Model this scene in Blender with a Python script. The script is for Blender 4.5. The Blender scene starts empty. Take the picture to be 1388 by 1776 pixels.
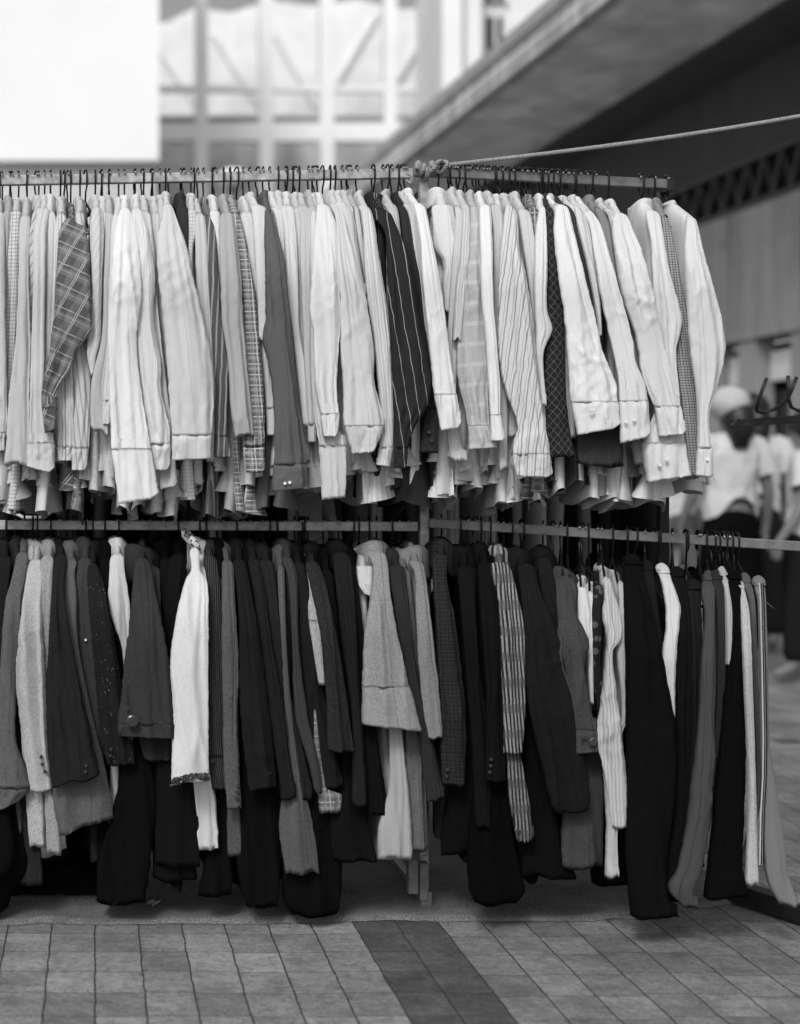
import bpy, math, random
from mathutils import Vector, Matrix, noise
random.seed(7)
S = bpy.context.scene
COL = S.collection
R = math.radians
# ------------------------------------------------------------------ camera
F, CX, CY, H = 2600.0, 165.0, 840.0, 1.16      # focal length and principal point in photo pixels, eye height
cd = bpy.data.cameras.new('camera'); cam = bpy.data.objects.new('camera', cd); COL.objects.link(cam); S.camera = cam
cam.location = (0, 0, H); cam.rotation_euler = (R(90), 0, 0)
cd.sensor_fit = 'HORIZONTAL'; cd.sensor_width = 36.0; cd.lens = 36.0*F/1388
cd.shift_x = (694-CX)/1388; cd.shift_y = -(888-CY)/1388
cd.clip_end = 2000; cd.clip_start = 0.05
cd.dof.use_dof = True; cd.dof.focus_distance = 3.95; cd.dof.aperture_fstop = 2.2
# ------------------------------------------------------------------ world, sun, exposure
w = bpy.data.worlds.new('World'); S.world = w; w.use_nodes = True
nt = w.node_tree; bg = nt.nodes['Background']
sky = nt.nodes.new('ShaderNodeTexSky'); sky.sky_type = 'NISHITA'; sky.sun_disc = False
SUN_EL, SUN_AZ = 41, 203          # azimuth clockwise from +Y: behind the camera, a little to the left
sky.sun_elevation = R(SUN_EL); sky.sun_rotation = R(SUN_AZ); sky.air_density = 1.0; sky.dust_density = 4.0
bw = nt.nodes.new('ShaderNodeRGBToBW')
nt.links.new(sky.outputs[0], bw.inputs[0]); nt.links.new(bw.outputs[0], bg.inputs[0]); bg.inputs[1].default_value = 0.12
sl = bpy.data.lights.new('sun', 'SUN'); sl.energy = 1.5; sl.angle = R(13); sl.color = (1, 1, 1)
so = bpy.data.objects.new('sun', sl); COL.objects.link(so)
sd = Vector((math.sin(R(SUN_AZ))*math.cos(R(SUN_EL)), math.cos(R(SUN_AZ))*math.cos(R(SUN_EL)), math.sin(R(SUN_EL))))
so.rotation_euler = sd.to_track_quat('Z', 'Y').to_euler(); so.location = sd*50
S.view_settings.view_transform = 'Standard'; S.view_settings.look = 'None'
S.view_settings.exposure = 0.17; S.view_settings.gamma = 1
S.render.engine = 'CYCLES'; S.cycles.samples = 192

def P(px, py, Y): return Vector(((px-CX)/F*Y, Y, H-(py-CY)/F*Y))
# ------------------------------------------------------------------ materials
MC = {}
def nodes(m):
    m.use_nodes = True; return m.node_tree, m.node_tree.nodes['Principled BSDF']
def g3(v): return (v, v, v, 1)
class NB:
    """tiny helper for node graphs"""
    def __init__(s, nt): s.nt = nt
    def link(s, a, b): s.nt.links.new(a, b)
    def math(s, op, a, b=None, clamp=False):
        n = s.nt.nodes.new('ShaderNodeMath'); n.operation = op; n.use_clamp = clamp
        for i, v in enumerate((a, b)):
            if v is None: continue
            if isinstance(v, (int, float)): n.inputs[i].default_value = v
            else: s.link(v, n.inputs[i])
        return n.outputs[0]
    def noise(s, vec, scale, detail=3, rough=.5, out='Fac'):
        n = s.nt.nodes.new('ShaderNodeTexNoise'); n.inputs['Scale'].default_value = scale
        n.inputs['Detail'].default_value = detail; n.inputs['Roughness'].default_value = rough
        if vec is not None: s.link(vec, n.inputs['Vector'])
        return n.outputs[out]
    def mapping(s, vec, scale=(1, 1, 1), rot=(0, 0, 0), loc=(0, 0, 0)):
        n = s.nt.nodes.new('ShaderNodeMapping'); s.link(vec, n.inputs[0])
        n.inputs['Scale'].default_value = scale; n.inputs['Rotation'].default_value = rot; n.inputs['Location'].default_value = loc
        return n.outputs[0]
    def coord(s, w): return s.nt.nodes.new('ShaderNodeTexCoord').outputs[w]
    def sep(s, v):
        n = s.nt.nodes.new('ShaderNodeSeparateXYZ'); s.link(v, n.inputs[0]); return n.outputs
    def ramp(s, fac, a, b, c0=0, c1=1):
        n = s.nt.nodes.new('ShaderNodeMapRange'); s.link(fac, n.inputs[0])
        for i, v in enumerate((a, b, c0, c1)): n.inputs[i+1].default_value = v
        return n.outputs[0]
    def mix(s, fac, a, b):       # scalar mix a..b
        n = s.nt.nodes.new('ShaderNodeMix'); n.data_type = 'FLOAT'
        for i, v in zip((0, 2, 3), (fac, a, b)):
            if isinstance(v, (int, float)): n.inputs[i].default_value = v
            else: s.link(v, n.inputs[i])
        return n.outputs[0]
    def stripe(s, c, period, width, off=0.0):
        f = s.math('FRACT', s.math('ADD', s.math('DIVIDE', c, period), off+50.0))
        return s.math('LESS_THAN', f, width)
    def bump(s, bsdf, h, dist, strength=1.0, prev=None):
        n = s.nt.nodes.new('ShaderNodeBump'); n.inputs['Distance'].default_value = dist; n.inputs['Strength'].default_value = strength
        s.link(h, n.inputs['Height'])
        if prev is not None: s.link(prev, n.inputs['Normal'])
        s.link(n.outputs[0], bsdf.inputs['Normal']); return n.outputs[0]

def fabric(tone, pat='plain', tone2=None, wool=False, rot=0.0, sc=1.0):
    if tone < .1: tone *= .42 if tone < .017 else .58
    elif tone < .3: tone *= .8
    elif tone > .55: tone *= .84
    key = ('f', round(tone, 3), pat, tone2, wool, rot, sc)
    if key in MC: return MC[key]
    m = bpy.data.materials.new('cloth_'+pat); MC[key] = m
    nt, b = nodes(m); N = NB(nt)
    uv = N.coord('UV'); ob = N.coord('Object')
    warp = N.noise(ob, 9, 2)
    if pat != 'plain':
        uv2 = N.mapping(uv, rot=(0, 0, rot), scale=(1/sc, 1/sc, 1/sc)); o = N.sep(uv2)
        wv = N.math('MULTIPLY', N.math('SUBTRACT', warp, .5), .005)
        u = N.math('ADD', o[0], wv); v = N.math('ADD', o[1], wv)
    t2 = tone2 if tone2 is not None else tone*.45
    f = None
    mx = lambda a, b: N.math('MAXIMUM', a, b)
    if pat == 'fine': f = N.stripe(u, .0075, .35)
    elif pat == 'stripe': f = N.stripe(u, .015, .28)
    elif pat == 'bold': f = mx(N.stripe(u, .023, .17), N.stripe(u, .023, .07, .33))
    elif pat == 'pin': f = N.stripe(u, .026, .055)
    elif pat == 'check': f = mx(N.stripe(u, .010, .22), N.stripe(v, .010, .22))
    elif pat == 'gingham': f = N.math('MULTIPLY', N.math('ADD', N.stripe(u, .008, .5), N.stripe(v, .008, .5)), .5)
    elif pat == 'plaid':
        f1 = mx(N.math('MULTIPLY', mx(N.stripe(u, .062, .05), N.stripe(u, .062, .05, .1)), 1.0),
                N.math('MULTIPLY', mx(N.stripe(v, .062, .05), N.stripe(v, .062, .03, .3)), .8))
        f = mx(f1, N.math('MULTIPLY', N.math('ADD', N.stripe(u, .062, .35, .5), N.stripe(v, .062, .35, .5)), .18))
    elif pat == 'madras':
        f1 = mx(mx(N.stripe(u, .034, .10), N.stripe(v, .034, .10)), N.math('MULTIPLY', mx(N.stripe(u, .034, .06, .3), N.stripe(v, .034, .06, .4)), .7))
        f = mx(f1, N.math('MULTIPLY', N.math('ADD', N.stripe(u, .034, .4, .6), N.stripe(v, .034, .4, .6)), .22))
    elif pat == 'wideplaid':
        f = mx(N.math('MULTIPLY', N.stripe(v, .052, .20), .8), N.math('MULTIPLY', N.stripe(u, .06, .14), .5))
    elif pat == 'diamond': f = mx(N.stripe(N.math('ADD', u, N.math('MULTIPLY', v, .8)), .021, .07), N.stripe(N.math('SUBTRACT', u, N.math('MULTIPLY', v, .8)), .021, .07))
    elif pat == 'glen':
        fine = N.math('MULTIPLY', N.stripe(u, .0048, .5), .45)
        band = N.math('MULTIPLY', N.stripe(v, .09, .35), .6)
        a_ = N.mix(band, N.stripe(u, .0125, .5), fine)
        f = N.math('MULTIPLY', a_, N.math('ADD', N.math('MULTIPLY', N.stripe(N.math('ADD', v, u), .0050, .55), .6), .4))
    elif pat == 'tweed': f = N.ramp(N.noise(ob, 420, 2, .7), .42, .62)
    elif pat == 'sparkle':
        n = nt.nodes.new('ShaderNodeTexVoronoi'); n.inputs['Scale'].default_value = 130; N.link(ob, n.inputs['Vector'])
        f = N.math('LESS_THAN', n.outputs['Distance'], .13)
        f = N.math('MULTIPLY', f, N.ramp(N.noise(ob, 40, 1), .45, .6))
    elif pat == 'cord': f = N.stripe(u, .0055, .45)
    elif pat == 'dots':
        n = nt.nodes.new('ShaderNodeTexVoronoi'); n.inputs['Scale'].default_value = 38; N.link(ob, n.inputs['Vector'])
        f = N.math('LESS_THAN', n.outputs['Distance'], .33)
    base = tone if f is None else N.mix(f, tone, t2)
    var = N.ramp(N.noise(ob, 280, 4, .8), .35, .65, .92, 1.07) if not wool else N.ramp(N.noise(ob, 250, 5, .85), .36, .64, .66 if tone < .3 else .86, 1.4 if tone < .3 else 1.1)
    blotch = N.ramp(N.noise(ob, 7, 4, .6), .3, .7, .96, 1.03)
    base = N.math('MULTIPLY', N.math('MULTIPLY', base, var), blotch)
    if wool and tone < .4:
        su = N.sep(uv)[0]; seam = N.math('LESS_THAN', N.math('ABSOLUTE', N.math('ADD', su, -.014)), .0009)
        base = N.math('MULTIPLY', base, N.mix(seam, 1.0, .55))
    if not wool:
        su = N.sep(uv)[0]; seam = N.math('LESS_THAN', N.math('ABSOLUTE', N.math('ADD', su, -.011)), .0006)
        base = N.math('MULTIPLY', base, N.mix(seam, 1.0, .72))
    N.link(base, b.inputs['Base Color'])
    b.inputs['Roughness'].default_value = .95 if wool else .92
    b.inputs['Specular IOR Level'].default_value = .03 if wool else .04
    # creases: long soft vertical ones, crumpled small ones, the weave
    h1 = N.noise(N.mapping(ob, scale=(22, 22, 2.4)), 1, 2, .5)
    h2 = N.noise(N.mapping(ob, scale=(1, 1, .6), rot=(.5, .4, .3)), 26 if wool else 38, 4, .7)
    h3 = N.math('ABSOLUTE', N.math('SUBTRACT', N.noise(N.mapping(ob, scale=(14, 14, 5), rot=(0, .35, 0)), 1, 2, .5), .5))
    hh = N.math('ADD', N.math('ADD', h1, N.math('MULTIPLY', h2, .16)), N.math('MULTIPLY', h3, -.9))
    p = N.bump(b, hh, .008 if wool else .012, .5 if wool else .24)
    N.bump(b, N.noise(ob, 500 if wool else 900, 2, .7), .0012 if wool else .0004, .8 if wool else .6, p)
    return m

def solid(name, v, rough=.6, metal=0.0, noise_amt=.12, nscale=20, bumpd=0.0, spec=.4, stretch=(1, 1, 1)):
    key = (name, v, rough, metal)
    if key in MC: return MC[key]
    m = bpy.data.materials.new(name); MC[key] = m
    nt, b = nodes(m); N = NB(nt); ob = N.mapping(N.coord('Object'), scale=stretch)
    n = N.noise(ob, nscale, 5, .65)
    N.link(N.math('MULTIPLY', v, N.ramp(n, .3, .7, 1-noise_amt, 1+noise_amt)), b.inputs['Base Color'])
    b.inputs['Roughness'].default_value = rough; b.inputs['Metallic'].default_value = metal; b.inputs['Specular IOR Level'].default_value = spec
    if bumpd: N.bump(b, n, bumpd, .6)
    return m

def pavement_mat():
    m = bpy.data.materials.new('pavement_bricks'); nt, b = nodes(m); N = NB(nt)
    ob = N.coord('Object')
    wn = nt.nodes.new('ShaderNodeTexNoise'); wn.inputs['Scale'].default_value = 9; wn.inputs['Detail'].default_value = 3; N.link(ob, wn.inputs['Vector'])
    wo = N.sep(wn.outputs['Color']); o = N.sep(ob)
    TX, TY = .1137, .150
    x = N.math('ADD', o[0], N.math('MULTIPLY', N.math('SUBTRACT', wo[0], .5), .011))
    y = N.math('ADD', o[1], N.math('MULTIPLY', N.math('SUBTRACT', wo[1], .5), .011))
    ux = N.math('ADD', N.math('DIVIDE', x, TX), 200.0); cellx = N.math('FLOOR', ux)
    # every column of bricks is laid with its own small offset
    wcol = nt.nodes.new('ShaderNodeTexWhiteNoise'); wcol.noise_dimensions = '1D'; N.link(cellx, wcol.inputs['W'])
    right = N.math('GREATER_THAN', cellx, 207.5)
    uy = N.math('ADD', N.math('DIVIDE', y, TY), N.math('ADD', 200.15, N.math('MULTIPLY', wcol.outputs[0], N.mix(right, .12, .35))))
    celly = N.math('FLOOR', uy)
    fx = N.math('FRACT', ux); fy = N.math('FRACT', uy)
    ex = N.math('MINIMUM', fx, N.math('SUBTRACT', 1.0, fx)); ey = N.math('MINIMUM', fy, N.math('SUBTRACT', 1.0, fy))
    d = N.math('MINIMUM', N.math('MULTIPLY', ex, TX), N.math('MULTIPLY', N.math('MULTIPLY', ey, TY), 1.5))
    jn = N.noise(ob, 75, 5, .8)
    joint = N.ramp(N.math('ADD', d, N.math('MULTIPLY', N.math('SUBTRACT', jn, .5), .0085)), .0008, .0026)   # 0 in the joint
    cv = nt.nodes.new('ShaderNodeCombineXYZ'); N.link(cellx, cv.inputs[0]); N.link(celly, cv.inputs[1])
    wt = nt.nodes.new('ShaderNodeTexWhiteNoise'); wt.noise_dimensions = '2D'; N.link(cv.outputs[0], wt.inputs['Vector'])
    tone = N.mix(N.math('POWER', wt.outputs[0], 1.2), .285, .185)
    odd = N.math('GREATER_THAN', wt.outputs[0], .965)
    tone = N.math('MULTIPLY', tone, N.mix(N.math('MULTIPLY', odd, right), 1.0, .62))
    tone = N.math('MULTIPLY', tone, N.mix(right, 1.0, .86))
    bandf = N.math('MULTIPLY', N.math('GREATER_THAN', cellx, 205.5), N.math('LESS_THAN', cellx, 207.5))
    tone = N.mix(bandf, tone, N.mix(wt.outputs[0], .078, .105))
    tone = N.math('MULTIPLY', tone, N.math('MULTIPLY', N.ramp(N.noise(ob, 48, 8, .85), .32, .68, .55, 1.4), N.ramp(N.noise(ob, 15, 5, .75), .35, .6, .74, 1.12)))
    tone = N.math('MULTIPLY', tone, N.math('MULTIPLY', N.ramp(N.noise(ob, 330, 3, .8), .3, .7, .58, 1.42), N.ramp(N.noise(ob, 110, 4, .8), .32, .5, .72, 1.06)))
    tone = N.math('MULTIPLY', tone, N.ramp(N.noise(ob, 3.1, 6, .65), .3, .7, .6, 1.25))
    N.link(N.mix(joint, .052, tone), b.inputs['Base Color'])
    b.inputs['Roughness'].default_value = .85; b.inputs['Specular IOR Level'].default_value = .25
    hh = N.math('ADD', N.math('MULTIPLY', joint, 1.0), N.math('ADD', N.math('MULTIPLY', N.noise(ob, 55, 5, .7), .5), N.math('MULTIPLY', wt.outputs[0], .35)))
    N.bump(b, hh, .004, .8)
    return m

def carpet_mat():
    m = bpy.data.materials.new('carpet_weave'); nt, b = nodes(m); N = NB(nt); ob = N.coord('Object')
    n1 = N.noise(ob, 260, 3, .8); n2 = N.noise(ob, 6, 4, .6)
    t = N.math('MULTIPLY', N.ramp(n1, .32, .68, .05, .33), N.ramp(n2, .3, .7, .75, 1.2))
    N.link(t, b.inputs['Base Color']); b.inputs['Roughness'].default_value = 1; b.inputs['Specular IOR Level'].default_value = .05
    N.bump(b, N.math('ADD', n1, n2), .006, .9); return m

def concrete(name, v, streak=.3, spots=0.0, sx=3.0, dark=.25, var=.12):
    m = bpy.data.materials.new(name); nt, b = nodes(m); N = NB(nt); ob = N.coord('Object')
    s1 = N.noise(N.mapping(ob, scale=(sx, sx, .35)), 1, 5, .65)
    s2 = N.noise(ob, 1.3, 6, .65)
    t = N.math('MULTIPLY', v, N.math('MULTIPLY', N.ramp(s1, .3, .7, 1-streak, 1+streak*.6), N.ramp(s2, .3, .7, 1-var, 1+var)))
    if spots:
        vo = nt.nodes.new('ShaderNodeTexVoronoi'); vo.inputs['Scale'].default_value = spots; N.link(ob, vo.inputs['Vector'])
        t = N.math('MULTIPLY', t, N.ramp(vo.outputs['Distance'], .04, .09, dark, 1.0))
    N.link(t, b.inputs['Base Color']); b.inputs['Roughness'].default_value = .9
    N.bump(b, s2, .01, .4); return m

STEEL = solid('painted_steel', .15, .45, .2, .35, 30, .0006)
STEELD = solid('dark_steel', .02, .42, .3, .3, 30, .0006)
RAILM = solid('worn_rail_steel', .34, .5, .15, .5, 38, .0006)
WIRE = solid('hanger_wire', .012, .38, .4, .2, 60)
WHITEP = solid('white_plastic', .75, .4)
TIP = solid('sunlit_hook_tip', .3, .3, .3)  # pale tone paints in the sunlight on top of the dark hook ends
BTN_L = solid('pale_button', .7, .3); BTN_D = solid('dark_button', .035, .22, spec=.45)
# ------------------------------------------------------------------ object helpers
def tag(o, label=None, cat=None, group=None, kind=None):
    for k, v in (('label', label), ('category', cat), ('group', group), ('kind', kind)):
        if v: o[k] = v
    return o
def empty(name, loc, label=None, cat=None, group=None):
    o = bpy.data.objects.new(name, None); COL.objects.link(o); o.location = loc; o.empty_display_size = .05
    return tag(o, label, cat, group)
class MB:
    def __init__(s): s.v = []; s.f = []; s.uv = {}
    def box(s, x0, x1, y0, y1, z0, z1):
        return s.hexa([(x0, y0, z0), (x1, y0, z0), (x1, y1, z0), (x0, y1, z0), (x0, y0, z1), (x1, y0, z1), (x1, y1, z1), (x0, y1, z1)])
    def hexa(s, c):
        k = len(s.v); s.v += [tuple(p) for p in c]
        s.f += [tuple(k+i for i in q) for q in ((3, 2, 1, 0), (4, 5, 6, 7), (0, 1, 5, 4), (1, 2, 6, 5), (2, 3, 7, 6), (3, 0, 4, 7))]; return s
    def bar(s, a, b, w, h, up=(0, 0, 1)):
        a, b = Vector(a), Vector(b); d = (b-a).normalized(); r = d.cross(Vector(up)).normalized(); u = r.cross(d).normalized()
        return s.hexa([a-r*w/2-u*h/2, a+r*w/2-u*h/2, b+r*w/2-u*h/2, b-r*w/2-u*h/2, a-r*w/2+u*h/2, a+r*w/2+u*h/2, b+r*w/2+u*h/2, b-r*w/2+u*h/2])
    def tube(s, pts, rad, n=8, cap=True):
        pts = [Vector(p) for p in pts]; rads = rad if isinstance(rad, (list, tuple)) else [rad]*len(pts)
        k = len(s.v); pr = None
        for i, p in enumerate(pts):
            d = (pts[min(i+1, len(pts)-1)]-pts[max(i-1, 0)]).normalized()
            if pr is None:
                ref = Vector((0, 0, 1)) if abs(d.z) < .9 else Vector((1, 0, 0)); r = d.cross(ref).normalized()
            else: r = (pr-d*pr.dot(d)).normalized()
            pr = r; u = d.cross(r)
            for j in range(n):
                a = 2*math.pi*j/n; s.v.append(tuple(p+(r*math.cos(a)+u*math.sin(a))*rads[i]))
        for i in range(len(pts)-1):
            for j in range(n):
                s.f.append((k+i*n+j, k+i*n+(j+1) % n, k+(i+1)*n+(j+1) % n, k+(i+1)*n+j))
        if cap:
            s.f.append(tuple(k+j for j in range(n))[::-1]); s.f.append(tuple(k+(len(pts)-1)*n+j for j in range(n)))
        return s
    def ball(s, c, r, sx=1, sy=1, sz=1, n=12, jit=0):
        k = len(s.v); c = Vector(c)
        for i in range(n+1):
            a = math.pi*i/n
            for j in range(2*n):
                b = math.pi*j/n; q = 1+jit*noise.noise(Vector((math.sin(a)*math.cos(b)*2, math.sin(a)*math.sin(b)*2, math.cos(a)*2)))
                s.v.append((c.x+r*q*sx*math.sin(a)*math.cos(b), c.y+r*q*sy*math.sin(a)*math.sin(b), c.z+r*q*sz*math.cos(a)))
        for i in range(n):
            for j in range(2*n):
                s.f.append((k+i*2*n+j, k+(i+1)*2*n+j, k+(i+1)*2*n+(j+1) % (2*n), k+i*2*n+(j+1) % (2*n)))
        return s
    def build(s, name, mat, parent=None, loc=(0, 0, 0), smooth=False, uvs=None):
        me = bpy.data.meshes.new(name); me.from_pydata(s.v, [], s.f)
        if uvs:
            ul = me.uv_layers.new(name='UVMap')
            for lp in me.loops: ul.data[lp.index].uv = uvs[lp.vertex_index]
        if smooth: me.polygons.foreach_set('use_smooth', [True]*len(me.polygons))
        me.materials.append(mat); me.update()
        o = bpy.data.objects.new(name, me); COL.objects.link(o); o.location = loc
        if parent: o.parent = parent
        return o
def bevel(o, wd=.002, seg=2):
    m = o.modifiers.new('bevel', 'BEVEL'); m.width = wd; m.segments = seg; m.limit_method = 'ANGLE'; return o
def lerp(a, b, t): return a+(b-a)*t
# ------------------------------------------------------------------ ground
pv = MB()
pv.box(-150, 150, -20, 260, -.3, 0); tag(pv.build('pavement', pavement_mat()), kind='structure')
# carpet under the racks, front edge a little ragged and curled
edge = [(-260, 1607), (0, 1607), (40, 1606), (70, 1602), (110, 1604), (180, 1606), (300, 1603), (450, 1604), (600, 1600), (680, 1597), (760, 1600), (900, 1599), (1030, 1599), (1070, 1594), (1120, 1597), (1180, 1583), (1270, 1569), (1300, 1562)]
def gp(px, py): Y = F*H/(py-CY); return Vector(((px-CX)/F*Y, Y, 0))
cb = MB(); n = 0; pts = []
for i in range(len(edge)-1):
    for k in range(12):
        t = k/12; pts.append(gp(lerp(edge[i][0], edge[i+1][0], t), lerp(edge[i][1], edge[i+1][1], t)))
for p in pts:
    p.y += .006*noise.noise(Vector((p.x*30, 0, 3))); 
rows_c = 24
for j in range(rows_c+1):
    t = (j/rows_c)**1.6
    for p in pts:
        y = lerp(p.y, 5.9, t); lift = .012+.006*noise.noise(Vector((p.x*3, y*3, 1)))
        if j == 0: lift = .002
        elif j == 1: lift += max(0, .014*noise.noise(Vector((p.x*5, 9, 2))))
        cb.v.append((p.x, y, lift))
m_ = len(pts)
for j in range(rows_c):
    for i in range(m_-1): cb.f.append((j*m_+i, j*m_+i+1, (j+1)*m_+i+1, (j+1)*m_+i))
tag(cb.build('carpet', carpet_mat(), smooth=True), 'worn woven carpet strip with ragged front edge lying under the racks', 'carpet')
# dry leaf lying on it
lp = gp(265, 1586); lf = MB(); lc = [(0, 0), (.03, .012), (.022, .022), (.045, .03), (.02, .035), (.005, .05), (-.008, .032), (-.03, .03), (-.018, .018), (-.035, .004), (-.012, .006)]
lf.v = [(0, .02, .008)]+[(x*.5, y*.6, .004+.016*abs(math.sin(i*1.7))) for i, (x, y) in enumerate(lc)]
lf.f = [(0, 1+i, 1+(i+1) % len(lc)) for i in range(len(lc))]
o = lf.build('fallen_leaf', solid('leaf', .3, .7), loc=lp+Vector((0, 0, .016))); tag(o, 'small dry curled leaf lying near the front edge of the carpet', 'leaf')
o.modifiers.new('s', 'SOLIDIFY').thickness = .0012

# grit, crumbs and scraps lying on paving and carpet
gb_ = MB(); rg_ = random.Random(3)
for i in range(230):
    q = gp(rg_.uniform(-20, 1400), rg_.uniform(1560, 1790)); r_ = rg_.choice((.001, .0012, .0016, .002, .003)) * rg_.uniform(.6, 1.2); a = rg_.uniform(0, 3.1); k = len(gb_.v); on = .017 if q.y > 3.96 and q.x < 1.6 else .001
    e1, e2 = Vector((math.cos(a), math.sin(a), 0))*r_*rg_.uniform(.8, 2.2), Vector((-math.sin(a), math.cos(a), 0))*r_
    gb_.v += [tuple(q+e1+Vector((0, 0, on))), tuple(q+e2+Vector((0, 0, on))), tuple(q-e1+Vector((0, 0, on))), tuple(q-e2+Vector((0, 0, on))), tuple(q+Vector((0, 0, on+r_*.8)))]
    gb_.f += [(k, k+1, k+4), (k+1, k+2, k+4), (k+2, k+3, k+4), (k+3, k, k+4)]
go = gb_.build('grit', solid('grit', .10, .9, 0, .8, 9)); tag(go, 'pale and dark crumbs of grit scattered over the brick paving', 'grit', kind='stuff')
# ------------------------------------------------------------------ the racks
# each rail: image points at both ends and depths
RAILS = {
 'UL': ((-80, 315, 4.14), (716, 301, 4.10)),
 'UR': ((716, 297, 4.10), (1160, 320, 4.12)),
 'LL': ((-80, 910, 4.14), (724, 913, 4.10)),
 'LR': ((744, 907, 4.10), (1460, 952, 3.97)),
}
RP = {k: (P(*a), P(*b)) for k, (a, b) in RAILS.items()}
def rail_at(k, px):
    a, b = RAILS[k]; t = (px-a[0])/(b[0]-a[0]); A, B = RP[k]
    # solve so that the projected x is px
    for _ in range(4):
        q = A.lerp(B, t); x = CX+F*q.x/q.y; t += (px-x)/(b[0]-a[0])
    return A.lerp(B, t)
FW = .014
def railbar(k, root, w=.022, h=.026, mat=RAILM):
    a, b = RP[k]; o = MB().bar(a, b, w, h).build('rail', mat, root, loc=-root.location); bevel(o, .0025); return o
lr = empty('clothes_rack', P(735, 1572, 4.12)*Vector((1, 1, 0)).x if False else (P(735, 1572, 4.12).x, 4.12, 0), 'steel clothes rack at left with two tiers of rails and central post', 'clothes rack')
L0 = -lr.location
railbar('UL', lr); railbar('LL', lr)
px_ = P(735, 900, 4.12).x
o = MB().box(px_-.0125, px_+.0125, 4.108, 4.133, .0, RP['UL'][1].z+.01).build('post', RAILM, lr, loc=L0); bevel(o, .002)
xl_ = P(-86, 900, 4.14).x
o = MB().box(xl_-.03, xl_-.005, 4.128, 4.153, .0, RP['UL'][0].z+.01).build('post', RAILM, lr, loc=L0); bevel(o, .002)
fb = MB(); x0 = P(707, 1500, 4.09).x; fb.box(x0, x0+.027, 4.075, 4.105, .045, .135); fb.box(x0+.03, x0+.052, 4.07, 4.105, .03, .13); fb.box(px_-.017, px_+.014, 4.08, 4.1375, .012, .05)
bevel(fb.build('foot_bracket', STEEL, lr, loc=L0), .002)
# back bars joining to the rear row
def mkbar(root, a, b, w=.022, h=.022, name='cross_bar', mat=STEEL): o = MB().bar(a, b, w, h).build(name, mat, root, loc=-root.location); bevel(o, .002); return o
mkbar(lr, (px_, 4.135, .03), (px_, 4.9, .03)); mkbar(lr, (px_, 4.135, 1.98), (px_, 4.9, 1.98))
br = RP['LR']; e_ = RP['UR'][1]
rr = empty('clothes_rack', (e_.x, 4.16, 0), 'dark steel clothes rack at right whose rails slope down to the right', 'clothes rack')
L1_ = -rr.location
railbar('UR', rr, mat=STEEL); railbar('LR', rr, mat=STEEL)
ec = MB().box(e_.x-.008, e_.x+.016, e_.y-.016, e_.y+.016, e_.z-.02, e_.z+.017); bevel(ec.build('end_cap', STEELD, rr, loc=L1_), .003)
xp = P(1150, 900, 4.16).x; o = MB().box(xp-.013, xp+.013, 4.145, 4.171, 0, e_.z-.014).build('post', STEELD, rr, loc=L1_); bevel(o, .002)
q0 = P(1468, 900, 3.97).x; o = MB().box(q0-.013, q0+.013, 3.975, 4.0, 0, RP['LR'][1].z+.02).build('post', STEELD, rr, loc=L1_); bevel(o, .002)
a_, b_ = gp(1255, 1560), gp(1430, 1617)
mkbar(rr, (a_.x, a_.y, .035), (b_.x, b_.y, .035), .05, .05, 'base_bar', STEELD)

# rope tied round the corner and stretched off to the right
rm = solid('rope_fibre', .27, .95, 0, .35, 160, .002)
rope = empty('rope', P(735, 297, 4.09), 'twisted grey rope knotted round the rack corner and stretched up to the right', 'rope')
def strand(path, R_, r_, turns_per_m, ph):
    out = []; L = 0; prev = None
    for i, p in enumerate(path):
        d = (path[min(i+1, len(path)-1)]-path[max(i-1, 0)]).normalized()
        if prev is not None: L += (p-prev).length
        prev = p; s_ = d.cross(Vector((0, 0, 1))).normalized() if abs(d.z) < .95 else Vector((1, 0, 0)); u_ = d.cross(s_)
        a = L*turns_per_m*2*math.pi+ph; out.append(p+(s_*math.cos(a)+u_*math.sin(a))*R_)
    return out
def ropeobj(name, path, rr_=.0055, n=500):
    # resample
    seg = [0];
    for i in range(1, len(path)): seg.append(seg[-1]+(path[i]-path[i-1]).length)
    res = []; j = 0
    for i in range(n+1):
        s_ = seg[-1]*i/n
        while j < len(seg)-2 and seg[j+1] < s_: j += 1
        res.append(path[j].lerp(path[j+1], (s_-seg[j])/max(1e-6, seg[j+1]-seg[j])))
    b = MB()
    for k in range(3): b.tube(strand(res, rr_*.48, 0, 38, k*2.094), rr_*.6, 7)
    return b.build(name, rm, rope, loc=-rope.location, smooth=True)
A, B = P(765, 287, 4.09), P(1720, 138, 3.9)
ropeobj('rope_line', [A.lerp(B, t/20)+Vector((0, 0, -.02*math.sin(math.pi*t/20))) for t in range(21)], .0055, 700)
kc = P(738, 296, 4.10); kp = []
for i in range(120):
    t = i/119; a = t*6.2*2*math.pi
    kp.append(kc+Vector(((t-.5)*.058+.006*math.sin(a*.5), -.026*math.cos(a), .015*math.sin(a)+.007*math.sin(t*9))))
ropeobj('knot', kp, .006, 420)
tl = [P(706, 300, 4.06), P(716, 306, 4.055), P(712, 318, 4.06), P(704, 312, 4.06)]
kp2 = [kc+Vector((.028+.022*math.cos(a*.7), -.03+.012*math.sin(a*1.9), .006+.014*math.sin(a))) for a in [i*.22 for i in range(60)]]
ropeobj('knot', kp2, .0052, 260); ropeobj('loose_end', tl, .004, 60)

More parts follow.
